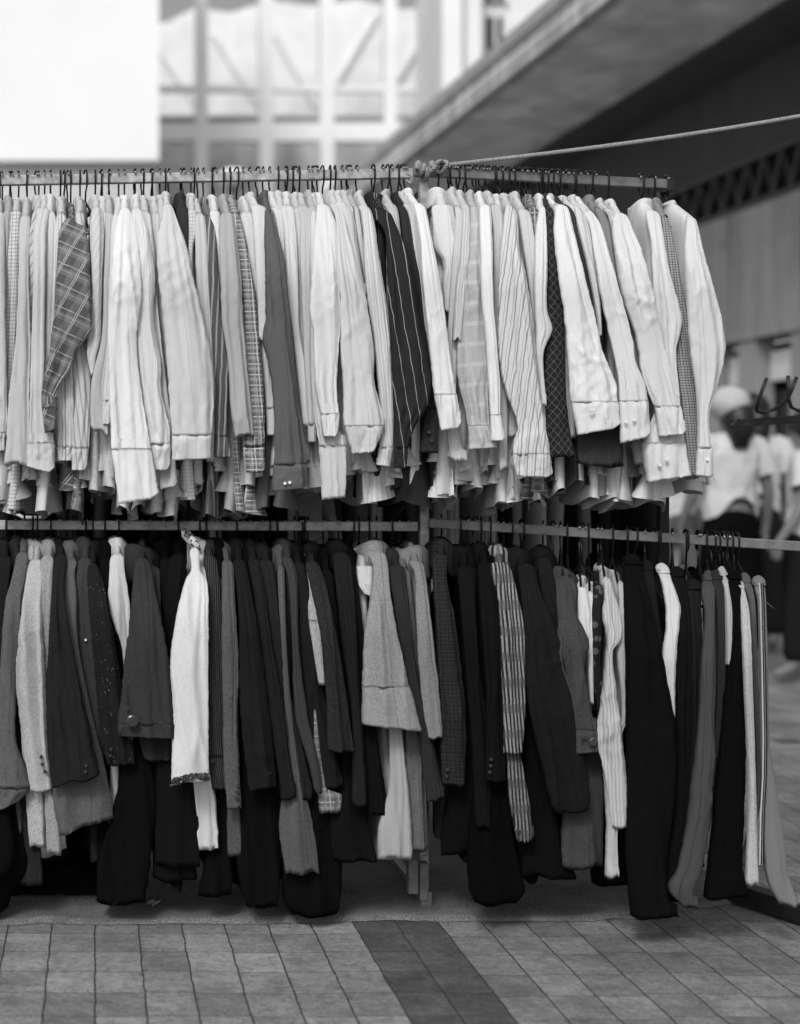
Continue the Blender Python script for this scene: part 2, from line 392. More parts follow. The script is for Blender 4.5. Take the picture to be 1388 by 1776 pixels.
# ------------------------------------------------------------------ hangers
def make_hanger(mat, drop, tips=True, name='coat_hanger', span=.15):
    r = .0025
    root = empty(name, (0, 0, 0))
    pts = []
    for i in range(13):                         # arc over the rail, in the plane across it
        a = math.pi*(.95-.80*i/12) if False else math.pi*(.02+.95*i/12); pts.append((0, .017*math.cos(a), .013+.0125*math.sin(a)))
    pts = pts[::1]
    pts.append((0, -.0175, 0)); pts.append((0, -.017, -.022)); pts.append((0, -.004, -.036)); pts.append((0, 0, -drop))
    h = MB().tube(pts, r, 8)
    h.build('hook', mat, root, smooth=True)
    MB().ball(pts[0], r*1.35, n=5).build('tip', TIP, root, smooth=True)
    b = MB(); b.tube([(0, -span, -drop-.088), (0, -.1, -drop-.060), (0, -.02, -drop-.016), (0, 0, -drop), (0, .02, -drop-.016), (0, .1, -drop-.060), (0, span, -drop-.088)], .0032, 8)
    b.tube([(0, -span, -drop-.088), (0, -.1, -drop-.095), (0, .1, -drop-.095), (0, span, -drop-.088)], .0022, 6)
    b.build('shoulder_bar', mat, root, smooth=True)
    return root
HP = {}
hang_labels = {
 'UL': ('dark wire hanger hooked over the upper left rail among the shirts', 'hangers on the upper left rail'),
 'UR': ('dark wire hanger hooked over the upper right rail among the shirts', 'hangers on the upper right rail'),
 'LL': ('dark wire hanger hooked over the lower left rail among the coats', 'hangers on the lower left rail'),
 'LR': ('dark wire hanger hooked over the lower right rail among coats and trousers', 'hangers on the lower right rail'),
 'BK': ('dark wire hanger on the rear rail behind the upper shirts', 'hangers on the rear rail')}
def copy_thing(src, loc, rot=0):
    c = src.copy(); COL.objects.link(c); c.location = loc; c.rotation_euler = (0, 0, rot)
    for ch in list(src.children):
        d = ch.copy(); COL.objects.link(d); d.parent = c
    return c
def hanger(k, pt, drop, yaw):
    dk = math.ceil(drop/.01-.3)*.01
    key = dk
    if key not in HP:
        h = make_hanger(WIRE, dk); HP[key] = h; h.location = pt; h.rotation_euler = (0, 0, yaw)
    else: h = copy_thing(HP[key], pt, yaw+(math.pi if random.random() < .62 else 0))
    tag(h, hang_labels[k][0], 'hanger', hang_labels[k][1]); return h

# ------------------------------------------------------------------ garments
def crv(rows, y):
    """monotone interpolation of (y, xl, xr) rows"""
    if y <= rows[0][0]: return rows[0][1], rows[0][2]
    if y >= rows[-1][0]: return rows[-1][1], rows[-1][2]
    for i in range(len(rows)-1):
        if y <= rows[i+1][0]: break
    t = (y-rows[i][0])/(rows[i+1][0]-rows[i][0])
    out = []
    for c in (1, 2):
        p1, p2 = rows[i][c], rows[i+1][c]; dy = rows[i+1][0]-rows[i][0]
        m1 = (p2-rows[i-1][c])/(rows[i+1][0]-rows[i-1][0])*dy if i > 0 else (p2-p1)
        m2 = (rows[i+2][c]-p1)/(rows[i+2][0]-rows[i][0])*dy if i+2 < len(rows) else (p2-p1)
        t2, t3 = t*t, t*t*t
        out.append((2*t3-3*t2+1)*p1+(t3-2*t2+t)*m1+(-2*t3+3*t2)*p2+(t3-t2)*m2)
    return out
def drape(x, z, sd, wool):
    rg = lambda q, p: max(0.0, 1-abs(q)*2.6)**p
    n1 = noise.noise(Vector((x*20+z*2, z*1.4, sd)))
    r1 = rg(noise.noise(Vector((x*26+z*2.2, z*1.7, sd+9))), 2.6)
    r2 = rg(noise.noise(Vector((x*17+z*8, z*9-x*6, sd+4))), 3.2)
    r3 = rg(noise.noise(Vector((x*30-z*9, z*17+x*4, sd+14))), 2.5)
    m_ = max(0, min(1, .25+2.2*noise.noise(Vector((x*2, z*4.5, sd+20)))))
    if wool: return .011*n1+.0085*r1+.004*r2*m_
    return .010*n1+.0070*r1+.0055*r2*m_+.0028*r3*m_
def tube_part(name, rows, mat, root, Yof, sd, wool, bfac=.42, amp=1.0, n=54, m=38, sl=0.0, ext=0.0, gather=False, bmax=.042, top=.035, corner=0.0, step=False, wave=True):
    b = MB(); uvs = []; y0, y1 = rows[0][0], rows[-1][0]; O = root.location; sv = 0; pc = None
    rc_ = random.Random(sd*7+len(rows)); CRS = []; stp = rc_.uniform(-.5, .5)
    if m > 30:
        for _ in range(3 if not wool else 2): CRS.append((rc_.uniform(-.75, .75), rc_.uniform(-.5, .5), rc_.uniform(.12, .4), rc_.choice((-1, 1, 1))*rc_.uniform(.004, .010), rc_.uniform(0, .8), rc_.uniform(.25, .8)))
    xa0, xa1 = sum(rows[0][1:3])/2, sum(rows[-1][1:3])/2
    for i in range(n+1):
        v = i/n; py = lerp(y0, y1, v); xl, xr = crv(rows, py); Y = Yof(py); base_x = (lerp(xa0, xa1, v)-CX)/F*Y
        if xr-xl < 3: c_ = (xl+xr)/2; xl, xr = c_-1.5, c_+1.5
        cx = (xl+xr)/2; a = (xr-xl)/2/F*Y+ext; hb = min(min(bmax, .024 if wool else .027), max(.010, a*bfac*1.2))
        if top and v < top: q = 1-v/top; q = (1-q*q)**.5; a *= .35+.65*q; hb *= .3+.7*q
        for j in range(m):
            th = 2*math.pi*j/m; c, s_ = math.cos(th), math.sin(th)
            X = a*math.copysign(abs(c)**.85, c); D = hb*math.copysign(abs(s_)**.62, s_)
            lift = (corner*max(0, c-.55)/.45)**1.0*v**2 if corner else 0
            wv = (0 if corner or n < 20 or not wave else (9 if xr-xl > 55 else 6)*v**6*noise.noise(Vector((c*1.3, s_*.35, sd+2))))
            p = P(cx, py+sl*(v**3)*c-lift+wv, Y)
            env = min(1, .25+v*4)*amp*min(1.5 if wool else 1.25, a/.026)
            dd = drape(p.x+X-O.x+(0 if D < 0 else .5), p.z, sd, wool)*env*(.3+.7*abs(s_))
            if gather and v > .72: dd += .0032*(min(1, (v-.72)/.2)-max(0, (v-.93)/.07)*.8)*math.sin(th*9+sd+3*math.sin(v*5))*min(1, a/.03)
            for (c0, dr, wd, hh_, v0, vl) in CRS:
                q_ = abs(c-(c0+dr*v))/wd; e_ = max(0, 1-abs(v-v0)/vl)
                if q_ < 1 and e_ > 0: dd += hh_*(1-q_)**1.15*min(1, e_*1.6)*min(1, a/.03)
            if step and c > stp: dd += .0035
            ee = .15*drape(p.z*1.7, X, sd+3, wool)*env
            b.v.append((p.x+X+ee-O.x, p.y-D-dd*(1 if s_ > 0 else -1)-O.y, p.z-O.z))
            uvs.append((p.x+X-base_x, p.z))
    for i in range(n):
        for j in range(m): b.f.append((i*m+j, i*m+(j+1) % m, (i+1)*m+(j+1) % m, (i+1)*m+j))
    if True: b.f.append(tuple(range(m)))
    # turned-in hem so the opening has a thick edge
    k = len(b.v)
    for lvl, (sc, dz) in enumerate(((.93, 0.001), (.9, min(.03, (y1-y0)/F*4*.35)))):
        ctr = Vector((sum(b.v[n*m+j][0] for j in range(m))/m, sum(b.v[n*m+j][1] for j in range(m))/m, 0))
        for j in range(m):
            q = b.v[n*m+j]; b.v.append((ctr.x+(q[0]-ctr.x)*sc, ctr.y+(q[1]-ctr.y)*sc, q[2]+dz)); uvs.append(uvs[n*m+j])
    for l in range(2):
        A0 = n*m if l == 0 else k
        B0 = k if l == 0 else k+m
        for j in range(m): b.f.append((A0+j, A0+(j+1) % m, B0+(j+1) % m, B0+j))
    return b.build(name, mat, root, smooth=True, uvs=uvs)
def body_part(root, ew, drop, mat, sd, wool, W=.172, T=.017, flare=1.0, n=44, m=56, top=.03, nck=.05):
    b = MB(); uvs = []; et = Vector((-ew.y, ew.x, 0))
    for i in range(n+1):
        v = i/n; s = top*.6+v*(drop-top*.6)
        if s < .02: wv = nck
        else: wv = lerp(nck, W, min(1, ((s-.02)/.058))**.9)
        wv *= 1+.10*flare*v; tv = T*(.6+.4*min(1, s/.1))*(1+.35*flare*v)
        for j in range(m):
            th = 2*math.pi*j/m; c, s_ = math.cos(th), math.sin(th)
            wq = wv*math.copysign(abs(c)**.8, c); tq = tv*math.copysign(abs(s_)**.7, s_)
            fold = (.045 if not wool else .026)*v*v*noise.noise(Vector((wq*8, s*2.0, sd)))+.008*min(1, s*6)*noise.noise(Vector((wq*18, s*3, sd+5)))
            z = -s
            if i == n or v > .85:
                hz = .035*(v-.85)/.15*noise.noise(Vector((wq*4.5, s_*.5, sd+8))) + (.028*(v-.85)/.15*(-(1-(wq/wv)**2)) if not wool else 0); z += hz
            p = ew*wq+et*(tq+fold*(1 if True else 0)); b.v.append((p.x, p.y, z)); uvs.append((wq*.9+(.3 if s_ < 0 else 0), z))
    for i in range(n):
        for j in range(m): b.f.append((i*m+j, i*m+(j+1) % m, (i+1)*m+(j+1) % m, (i+1)*m+j))
    b.f.append(tuple(range(m)))
    return b.build('body', mat, root, smooth=True, uvs=uvs)
def tail_sheet(root, mat, xb, dx, hy, wl, wr, Y, sd, rt):
    b = MB(); uvs = []; n, m = 26, 46; O = root.location; k = rt.uniform(.35, 1.15); ph = rt.uniform(0, 6.28); sl = rt.uniform(-16, 16); rnd_ = rt.uniform(4, 16)
    for i in range(n+1):
        v = i/n; g = max(0, (v-.35)/.65)**1.4
        for j in range(m+1):
            u = j/m*2-1; a = lerp(8, wl if u < 0 else wr, g)
            py = lerp(700, hy+sl*u-rnd_*abs(u)**3, v)
            px = xb+dx*g+a*u+a*.42*g*math.sin(2*math.pi*k*u+ph+1.2)
            D = .026*(.25+g)*math.sin(2*math.pi*k*u+ph)+.008*noise.noise(Vector((u*2, v*3, sd)))
            p = P(px, py, Y+D); b.v.append((p.x-O.x, p.y-O.y, p.z-O.z)); uvs.append((a*u/F*4.1, p.z))
    b.f = [(i*(m+1)+j, i*(m+1)+j+1, (i+1)*(m+1)+j+1, (i+1)*(m+1)+j) for i in range(n) for j in range(m)]
    return b.build('shirt_tail', mat, root, smooth=True, uvs=uvs)
def collar_part(root, ew, mat, sd, A=.052, B=.013, hgt=.042, fl=.006, open_=False):
    """folded collar: high at the back of the neck, dropping to its points at the buttoned front"""
    b = MB(); uvs = []; et = Vector((-ew.y, ew.x, 0)); m = 44; rn = random.Random(sd); side = rn.choice((1, 1, 1, -1)); lean = rn.uniform(.003, .007)*hgt/.038; up = rn.uniform(-.004, .006)
    prof = [(-.001, -hgt-.012), (-.001, -hgt*.5), (.0, -.008), (.0015, -.002), (.0040, .0008), (.0068, -.002), (fl+.001, -.010), (fl+.0022, -hgt*.5), (fl+.0045, -hgt*.85), (fl+.0055, -hgt), (fl+.0035, -hgt-.0015), (fl+.0018, -hgt*.85)]
    for i, (dr, z) in enumerate(prof):
        for j in range(m):
            th = 2*math.pi*j/m; c, s_ = math.cos(th), math.sin(th); fr = s_*side          # fr = 1 at the front
            k = 1+.14*noise.noise(Vector((c*1.0, s_*1.0, sd)))
            dz = up-lean*(fr+1)*.9+.003*noise.noise(Vector((c*1.2, s_*1.2, sd+3)))-.005*abs(c)**3*(hgt/.038)-.013*s_*s_*(hgt/.038)
            if i >= 8: dz += -.016*max(0, fr)**2*(hgt/.038)+.006*noise.noise(Vector((c*3, s_*3, sd+7)))
            p = ew*(c*(A*k+dr))+et*(s_*(B*k+dr)); b.v.append((p.x, p.y, z+dz)); uvs.append((th*.03, z))
    n = len(prof)-1
    for i in range(n):
        for j in range(m): b.f.append((i*m+j, i*m+(j+1) % m, (i+1)*m+(j+1) % m, (i+1)*m+j))
    return b.build('collar', mat, root, smooth=True, uvs=uvs)
def button(root, p, mat, r=.0055, dirv=Vector((0, -1, 0)), name='button'):
    b = MB(); b.tube([p+Vector((0, .003, 0)), p+dirv*.0012, p+dirv*.0026], [r, r, r*.8], 14); return b.build(name, mat, root, smooth=False, loc=-root.location)

GLIST = []
def garment(rk, kind, nk, rows, tone, pat='plain', lay=1, cuff=None, hem=None, desc=None, sl=0.0, tone2=None, rot=0.0, sc=1.0,
            big=1.0, btn=None, nobody=False, mark=False, amp=1.0, cufft=None, hide=False, bfac=None, uncuffed=False, T=.017):
    sd = len(GLIST)*3.7+1.3; wool = kind in ('coat', 'jacket', 'cardigan')
    bfac = bfac or (.26 if wool else .26); tone = tone*(random.uniform(.9, 1.03) if tone > .55 and mark else random.uniform(.72, 1.04) if tone > .55 else random.uniform(.85, 1.2))
    rp = rail_at(rk, nk[0]); Yr = rp.y
    nz = nk[1]
    N_ = P(nk[0], nz, Yr)
    cl_ = .045 if rk[0] == 'U' else .019
    if rk == 'LL' or nk[0] < 920 and rk == 'LR': N_.z += .024
    if N_.z > rp.z-cl_: N_.z = rp.z-cl_
    if rows[0][0] > nk[1]+45:
        c0 = nk[0]; rows = [(nk[1]+22, c0-6, c0+6)]+rows
    L = .026*lay
    def Yof(py):
        k = max(0, min(1, (py-nk[1])/26)); k2 = max(0, min(1, (py-nk[1]-24)/150)); k2 = k2*(2-k2)
        return Yr-.09-k*.075-k2*(.02+L)
    if kind != 'trousers':
        ys = nk[1]+(27 if not wool else 28)
        if rows[0][0] < ys: rows = [(ys, *crv(rows, ys))]+[r for r in rows if r[0] > ys+4]
    mat = fabric(tone, pat, tone2, wool, rot, sc)
    root = empty(kind, N_)
    yt = nk[1]+42; xl, xr = crv(rows, yt); tip = P((xl+xr)/2, yt, Yr-.18); ew = Vector((tip.x-N_.x, tip.y-N_.y, 0)).normalized()
    if kind == 'trousers':
        wb = MB(); 
        n_ = [(r[0], r[1], r[2]) for r in rows]
        q_ = crv(rows, rows[0][0]+8); c_ = (rows[0][1]+rows[0][2])/2; h_ = (rows[0][2]-rows[0][1])/2; y_ = rows[0][0]
        top = [(y_-9, c_-h_*.5, c_+h_*.5), (y_-4, c_-h_*.85, c_+h_*.85), (y_+8, *q_)]
        tube_part('waistband', top, mat, root, Yof, sd, False, .9, .3, n=14, m=28, ext=.0008, top=.75)
        a = tube_part('leg', rows, mat, root, Yof, sd, False, .5, amp, sl=sl, n=70, bmax=.05)
        c = a.copy(); COL.objects.link(c); c.parent = root; c.location = (0, .19+L, .004)
        hb = MB(); hb.box(-.004, .004, -.1, .1, -.03, -.005)
    else:
        if cuff:
            rs = [r for r in rows if r[0] < cuff-8]+[(cuff+2, *crv(rows, cuff))]
            # cloth is gathered where it meets the cuff
            s_ = tube_part('sleeve', rs, mat, root, Yof, sd, wool, bfac, amp, gather=not wool, wave=False, n=80 if lay > 2 else 54, m=52 if lay > 2 else 38)
            rc = [(cuff-1, *crv(rows, cuff)), (rows[-1][0], rows[-1][1], rows[-1][2])]
            ck = tube_part('cuff', rc, cufft or mat, root, lambda y: Yof(y)-.0007, sd, wool, bfac, amp*.8, n=16, m=60, sl=sl, ext=.0004, step=True, top=0, corner=random.choice((0, 7, 12)) if not wool else 0.001)
        else:
            s_ = tube_part('sleeve', rows, mat, root, Yof, sd, wool, bfac, amp, sl=sl, n=80 if lay > 2 else 54, m=52 if lay > 2 else 38); ck = None
        if not nobody:
            # the far sleeve hangs on the other side of the hanger
            for q in (s_, ck):
                if q: c = q.copy(); COL.objects.link(c); c.parent = root; c.rotation_euler = (0, 0, math.pi)
            if hem is None: hem = ((random.uniform(790, 838) if 480 < nk[0] < 640 else random.uniform(805, 885)) if rk[0] == 'U' else random.uniform(1400, 1500))
            Yh = Yr-.17; hz = H-(hem-CY)/F*Yh
            body_part(root, ew, N_.z-hz, mat, sd, wool, T=T)
            if rk[0] == 'U':       # loose front edge of the shirt tail, fluted by its own weight
                rt_ = random.Random(sd); xb_ = sum(crv(rows, min(760, rows[-1][0])))/2; xb_ = lerp(xb_, xl*.5+xr*.5, .35)
                for q in range(rt_.choice((0, 1, 1, 2))):
                    hy = hem+rt_.uniform(-38, 16); wl, wr = rt_.uniform(12, 32), rt_.uniform(12, 34); dx = rt_.uniform(-9, 9)
                    tail_sheet(root, mat, xb_, dx, hy, wl, wr, Yr-.150-.022*q, sd+q*11, rt_)
            if wool: collar_part(root, ew, mat, sd, .064*big**.3, .022*big**.7, .068*big**.35, .014)
            else: collar_part(root, ew, mat, sd, .052*big**.5, (.0125 if big == 1 else .020)*big**.7, .042*big**.5)
        rb_ = random.Random(sd*3)
        if wool and not btn and not cuff and rows[-1][2]-rows[-1][1] > 15 and rb_.random() < .6 and lay >= 2:
            y_e = rows[-1][0]; xa, xb = crv(rows, y_e-22); q_ = rb_.choice((-.55, .5)); btn = [((xa+xb)/2+q_*(xb-xa)/2+k_*1.2, y_e-16-k_*11, True, .0045) for k_ in range(rb_.choice((1, 2, 3)))]
        if btn:
            for (bx, by, dark, r) in btn:
                xa, xb = crv(rows, by); mid = (xa+xb)/2; hw = max(1, (xb-xa)/2); Yb = Yof(by)
                u = max(-.95, min(.95, (bx-mid)/hw)); hb = min(.042, hw/F*Yb*.42*1.2)*(1-u*u)**.4
                button(root, P(bx, by, Yb-hb-.007), BTN_D if dark else BTN_L, r)
    if desc is None:
        if pat == 'plain': t = 'white' if tone > .74 else 'off-white' if tone > .66 else 'pale grey' if tone > .45 else 'mid grey' if tone > .2 else 'dark grey' if tone > .06 else 'black'
        else: t = ('pale ' if tone > .5 else 'grey ' if tone > .2 else 'dark ')+{'fine': 'fine-striped', 'stripe': 'narrow-striped', 'check': 'small-checked'}.get(pat, pat)
        desc = t
    GLIST.append(dict(o=root, rk=rk, kind=kind, desc=desc, mark=mark, x=nk[0], n=N_))
    dirx = math.atan2(-ew.x, ew.y) if False else math.atan2(ew.x, -ew.y)
    hanger(rk, rp, max(.04, rp.z-N_.z+.006-(.03 if rk == 'LR' else 0)), dirx)
    return root
CR = {'C1': (0, 250, 2.65), 'C2': (350, 250, 2.651), 'C3': (700, 250, 2.65), 'C4': (950, 250, 2.651),
      'L1': (0, 850, 2.3075), 'L2': (350, 850, 2.3065), 'L3': (700, 850, 2.3056), 'L4': (980, 850, 2.3064)}
def G(cr, rk, kind, nk, rows, tone, *a, **k):
    x0, y0, s = CR[cr]
    rr_ = [(y0+r[0]/s, x0+r[1]/s, x0+r[2]/s) for r in rows]; n_ = (x0+nk[0]/s, y0+nk[1]/s)
    for q in ('cuff',):
        if k.get(q): k[q] = y0+k[q]/s
    if k.get('btn'): k['btn'] = [(x0+b[0]/s, y0+b[1]/s, b[2], b[3]) for b in k['btn']]
    if 'sl' in k: k['sl'] = k['sl']/s
    return garment(rk, kind, n_, rr_, tone, *a, **k)
# ---- upper left rail: shirts, rows are (y, left, right) read off enlarged views of the photograph
U, V_ = 'UL', 'UR'
G('C1', U, 'shirt', (0, 232), [(270,-40,20),(600,-40,24),(1000,-40,30),(1250,-50,36),(1410,-50,22)], .72, lay=1, cuff=1330, desc='plain white')
G('C1', U, 'shirt', (45, 235), [(290,15,60),(500,10,50),(800,-20,30)], .4, lay=0, desc='mid grey')
G('C1', U, 'shirt', (85, 230), [(290,50,105),(400,22,95),(560,5,90),(750,2,85),(900,15,70),(1000,28,65),(1150,30,62)], .72, 'check', 0, tone2=.3, desc='small-checked', mark=True)
G('C1', U, 'shirt', (125, 248), [(290,98,145),(400,88,138),(600,85,132),(900,70,140),(1100,45,135),(1300,30,135),(1475,20,126)], .62, lay=2, desc='pale grey', hem=828, sl=8)
G('C1', U, 'shirt', (178, 220), [(270,160,198),(420,132,200),(600,125,165),(780,120,150),(900,125,145)], .74, 'stripe', 1, tone2=.32, rot=.5, desc='diagonal-striped')
G('C1', U, 'shirt', (205, 215), [(260,185,238),(400,155,215),(700,150,208),(1000,140,205),(1200,135,205),(1370,125,250),(1500,122,250)], .7, 'fine', 2, tone2=.5, cuff=1375, sl=20, desc='pale fine-striped')
G('C1', U, 'shirt', (232, 232), [(280,205,248),(400,200,262),(700,208,256),(900,205,245),(1100,195,220)], .76, lay=1, desc='plain white')
G('C1', U, 'shirt', (278, 240), [(300,258,300),(600,258,340),(980,292,345),(1100,262,345),(1250,262,345),(1380,258,342),(1455,266,330)], .7, 'bold', 1, tone2=.28, cuff=1395, desc='crumpled wide-striped', mark=True)
G('C1', U, 'shirt', (325, 268), [(300,300,345),(400,272,395),(500,262,411),(700,255,418),(800,245,420),(870,235,412),(950,225,352),(1050,206,312),(1150,190,252),(1200,190,262),(1320,206,250)], .115, 'plaid', 3, tone2=.36, rot=.42, sc=.82, cuff=1210, sl=-8, desc='dark plaid', mark=True, hem=880)
G('C1', U, 'shirt', (368, 235), [(290,345,388),(900,338,402),(1000,330,416),(1150,345,418),(1300,335,412),(1500,330,402)], .7, 'stripe', 1, tone2=.33, rot=-.12, cuff=1400, desc='grey-striped')
G('C1', U, 'shirt', (438, 215), [(260,425,468),(400,412,478),(600,420,470),(800,415,465),(900,400,462),(980,400,442),(1060,415,430)], .75, 'stripe', 2, tone2=.55, rot=.4, desc='white faintly striped')
G('C1', U, 'shirt', (470, 240), [(290,450,500),(600,440,492),(850,430,480),(1000,425,470)], .78, lay=1, desc='plain white')
G('C1', U, 'shirt', (500, 235), [(300,488,522),(600,478,505),(900,465,505),(1100,420,485),(1320,415,502)], .5, lay=2, sl=14, desc='mid grey')
G('C1', U, 'shirt', (545, 245), [(310,515,568),(450,500,560),(700,495,545),(900,490,525),(1100,478,525),(1290,472,507)], .78, lay=2, cuff=1180, desc='white', hem=790)
G('C1', U, 'shirt', (572, 218), [(265,560,590),(380,530,622),(500,515,640),(700,500,650),(900,495,628),(1100,500,645),(1250,505,668),(1400,510,694),(1500,520,705),(1640,545,730)], .79, lay=4, cuff=1400, sl=-16, desc='bright white long-cuffed', mark=True, hem=880)
G('C1', U, 'shirt', (622, 220), [(265,607,642),(400,600,682),(600,610,712),(800,612,708),(1000,625,740),(1150,640,745),(1300,650,782),(1500,700,782)], .73, lay=3, cuff=1375, desc='off-white')
G('C1', U, 'shirt', (660, 232), [(300,640,692),(500,640,714),(700,680,724),(1000,700,756),(1300,730,792),(1580,735,816)], .7, 'fine', 2, tone2=.55, rot=0, cuff=1440, sl=-8, desc='pale fine-striped')
G('C1', U, 'shirt', (702, 238), [(290,698,732),(500,700,742),(1000,718,782),(1300,740,786)], .74, lay=1, desc='plain white')
G('C1', U, 'shirt', (735, 215), [(270,722,760),(400,735,775),(700,750,790)], .68, lay=1, desc='off-white')
G('C1', U, 'shirt', (760, 200), [(260,748,785),(340,745,812),(450,720,852),(600,725,885),(800,748,932),(1000,765,972),(1200,780,982),(1330,789,972),(1450,790,966)], .66, lay=4, cuff=1335, sl=-4, desc='broad pale grey', mark=True, hem=885)
G('C1', U, 'shirt', (830, 214), [(250,800,862),(350,815,868),(480,830,868),(700,850,890)], .07, lay=1, desc='black', hem=820)
G('C1', U, 'shirt', (878, 228), [(280,860,904),(400,866,902),(480,864,888),(600,870,888)], .7, 'check', 1, tone2=.4, desc='pale checked')
G('C1', U, 'shirt', (892, 240), [(290,890,935),(380,895,948),(600,900,962),(900,920,978),(1200,955,988),(1455,950,985)], .58, lay=2, desc='pale grey')
G('C1', U, 'shirt', (935, 250), [(300,925,958),(400,945,990),(600,955,1005),(850,965,1030),(1000,970,1048),(1150,980,1048),(1300,975,1045),(1440,975,1060)], .13, 'stripe', 2, tone2=.3, rot=.1, cuff=1345, desc='dark grey-striped', mark=True)
G('C1', U, 'shirt', (975, 232), [(290,958,1010),(450,982,1015),(600,990,1018),(900,1000,1030)], .8, lay=1, desc='bright white')
G('C2', U, 'shirt', (100, 240), [(290,85,142),(420,80,162),(600,84,180),(820,93,192),(1000,120,207),(1200,130,226),(1340,152,240)], .33, lay=3, sl=-6, desc='mid grey open-cuffed', mark=True)
G('C2', U, 'shirt', (130, 240), [(290,118,165),(400,148,192),(570,165,226),(700,185,246),(900,193,264),(1150,208,286),(1380,188,286),(1510,205,292)], .16, 'madras', 2, tone2=.5, sc=.8, cuff=1385, desc='grey and white plaid', mark=True, hem=880)
G('C2', U, 'shirt', (190, 236), [(290,168,236),(400,192,248),(500,212,250),(700,232,296),(900,260,302),(1000,272,336),(1180,290,336),(1340,300,336)], .78, lay=1, cuff=1215, desc='white')
G('C2', U, 'shirt', (220, 205), [(250,200,250),(300,228,297),(500,243,295),(760,258,305),(900,262,300)], .77, lay=2, desc='plain white')
G('C2', U, 'shirt', (282, 222), [(270,270,300),(330,288,325),(450,288,362),(600,292,386),(800,292,408),(900,280,416),(1000,305,426),(1200,332,446),(1400,335,478),(1590,322,486)], .115, lay=4, cuff=1470, sl=-8, desc='dark grey twisted-sleeved', mark=True, btn=[(383,1560,False,.0042),(405,1556,False,.0042)], hem=875)
G('C2', U, 'shirt', (312, 215), [(262,285,345),(320,330,360),(400,345,380),(700,375,405),(1000,400,440)], .72, lay=1, desc='off-white')
G('C2', U, 'shirt', (352, 222), [(270,335,375),(400,355,400),(700,380,425),(1000,420,450)], .74, 'fine', 1, tone2=.5, desc='pale fine-striped')
G('C2', U, 'shirt', (385, 205), [(260,355,420),(350,372,430),(500,382,440),(700,390,445),(850,412,448),(1000,430,472),(1300,464,492)], .72, lay=2, desc='off-white')
G('C2', U, 'shirt', (418, 215), [(260,405,450),(350,428,468),(500,430,472),(650,434,468),(850,440,474),(1100,455,492),(1320,470,512)], .7, 'stripe', 1, tone2=.5, desc='white faintly striped')
G('C2', U, 'shirt', (448, 205), [(255,425,478),(340,450,512),(500,452,522),(700,458,514),(850,464,514),(1000,470,505),(1200,484,522),(1370,488,522)], .74, lay=2, cuff=1290, desc='plain white')
G('C2', U, 'shirt', (490, 216), [(265,475,524),(350,497,540),(500,508,540),(700,510,545)], .6, 'check', 1, tone2=.4, desc='pale checked')
G('C2', U, 'shirt', (508, 225), [(300,500,530),(700,500,535),(1000,500,542),(1200,510,562),(1360,535,660),(1450,538,665),(1630,552,658)], .78, lay=3, cuff=1385, sl=-6, desc='white low-cuffed', hem=800)
G('C2', U, 'shirt', (532, 200), [(250,515,568),(300,528,592),(370,522,618),(500,514,624),(780,494,636),(860,512,632),(1100,520,620),(1230,545,632),(1345,560,625)], .78, lay=4, cuff=1240, desc='smooth white round-cuffed', mark=True)
G('C2', U, 'shirt', (590, 198), [(260,575,618),(330,612,655),(420,620,675),(500,620,700),(700,633,752),(850,636,778),(950,638,792),(1100,648,792),(1250,650,832),(1340,664,834),(1420,692,800)], .47, lay=4, cuff=1295, sl=-6, desc='mid grey rumpled', mark=True)
G('C2', U, 'shirt', (612, 194), [(250,600,650),(330,640,692),(450,680,706),(700,720,760)], .76, lay=2, desc='plain white')
G('C2', U, 'shirt', (645, 205), [(255,632,675),(330,670,705),(500,690,720),(700,715,745)], .45, lay=1, desc='mid grey')
G('C2', U, 'shirt', (668, 212), [(262,650,705),(350,694,745),(450,700,755),(600,725,756),(800,745,780)], .5, 'stripe', 1, tone2=.14, desc='dark-lined striped')
G('C2', U, 'shirt', (712, 205), [(255,692,745),(310,730,780),(400,742,800),(500,745,812),(700,760,846),(900,790,866),(1100,808,877),(1300,826,880),(1400,815,878),(1480,800,862)], .74, 'fine', 3, tone2=.6, cuff=1395, sl=6, desc='white ribbed-stripe', hem=865)
G('C2', U, 'shirt', (785, 222), [(262,755,822),(320,785,870),(400,838,905),(470,848,940),(600,852,975),(800,862,1002),(1000,872,1040),(1100,876,1052),(1200,880,1035),(1300,884,978),(1400,886,946),(1490,882,940)], .045, 'pin', 4, tone2=.3, cuff=1395, rot=-.06, desc='dark pinstriped', mark=True, big=1.5, hem=855)
G('C2', U, 'shirt', (832, 200), [(245,808,855),(300,848,900),(420,875,915),(600,900,930)], .62, lay=1, desc='off-white')
G('C2', U, 'shirt', (872, 203), [(250,855,915),(300,905,958),(400,920,975),(500,928,992),(800,985,1024),(1100,1030,1065),(1200,1030,1078),(1300,1005,1088),(1420,1002,1085)], .05, lay=2, cuff=1215, desc='near-black', mark=True, btn=[(1045,1325,True,.005),(1057,1365,True,.005)], hem=870)
G('C2', U, 'shirt', (902, 196), [(255,905,950),(320,945,990),(500,972,1008),(620,995,1032),(800,1012,1044),(1100,1040,1065)], .72, lay=2, desc='off-white')
G('C3', U, 'shirt', (8, 198), [(240,18,62),(300,52,102),(450,75,132),(600,84,162),(800,104,192),(1000,125,217),(1150,140,242),(1250,155,252),(1312,172,262)], .78, lay=4, cuff=1150, sl=-6, desc='long white pleated', mark=True)
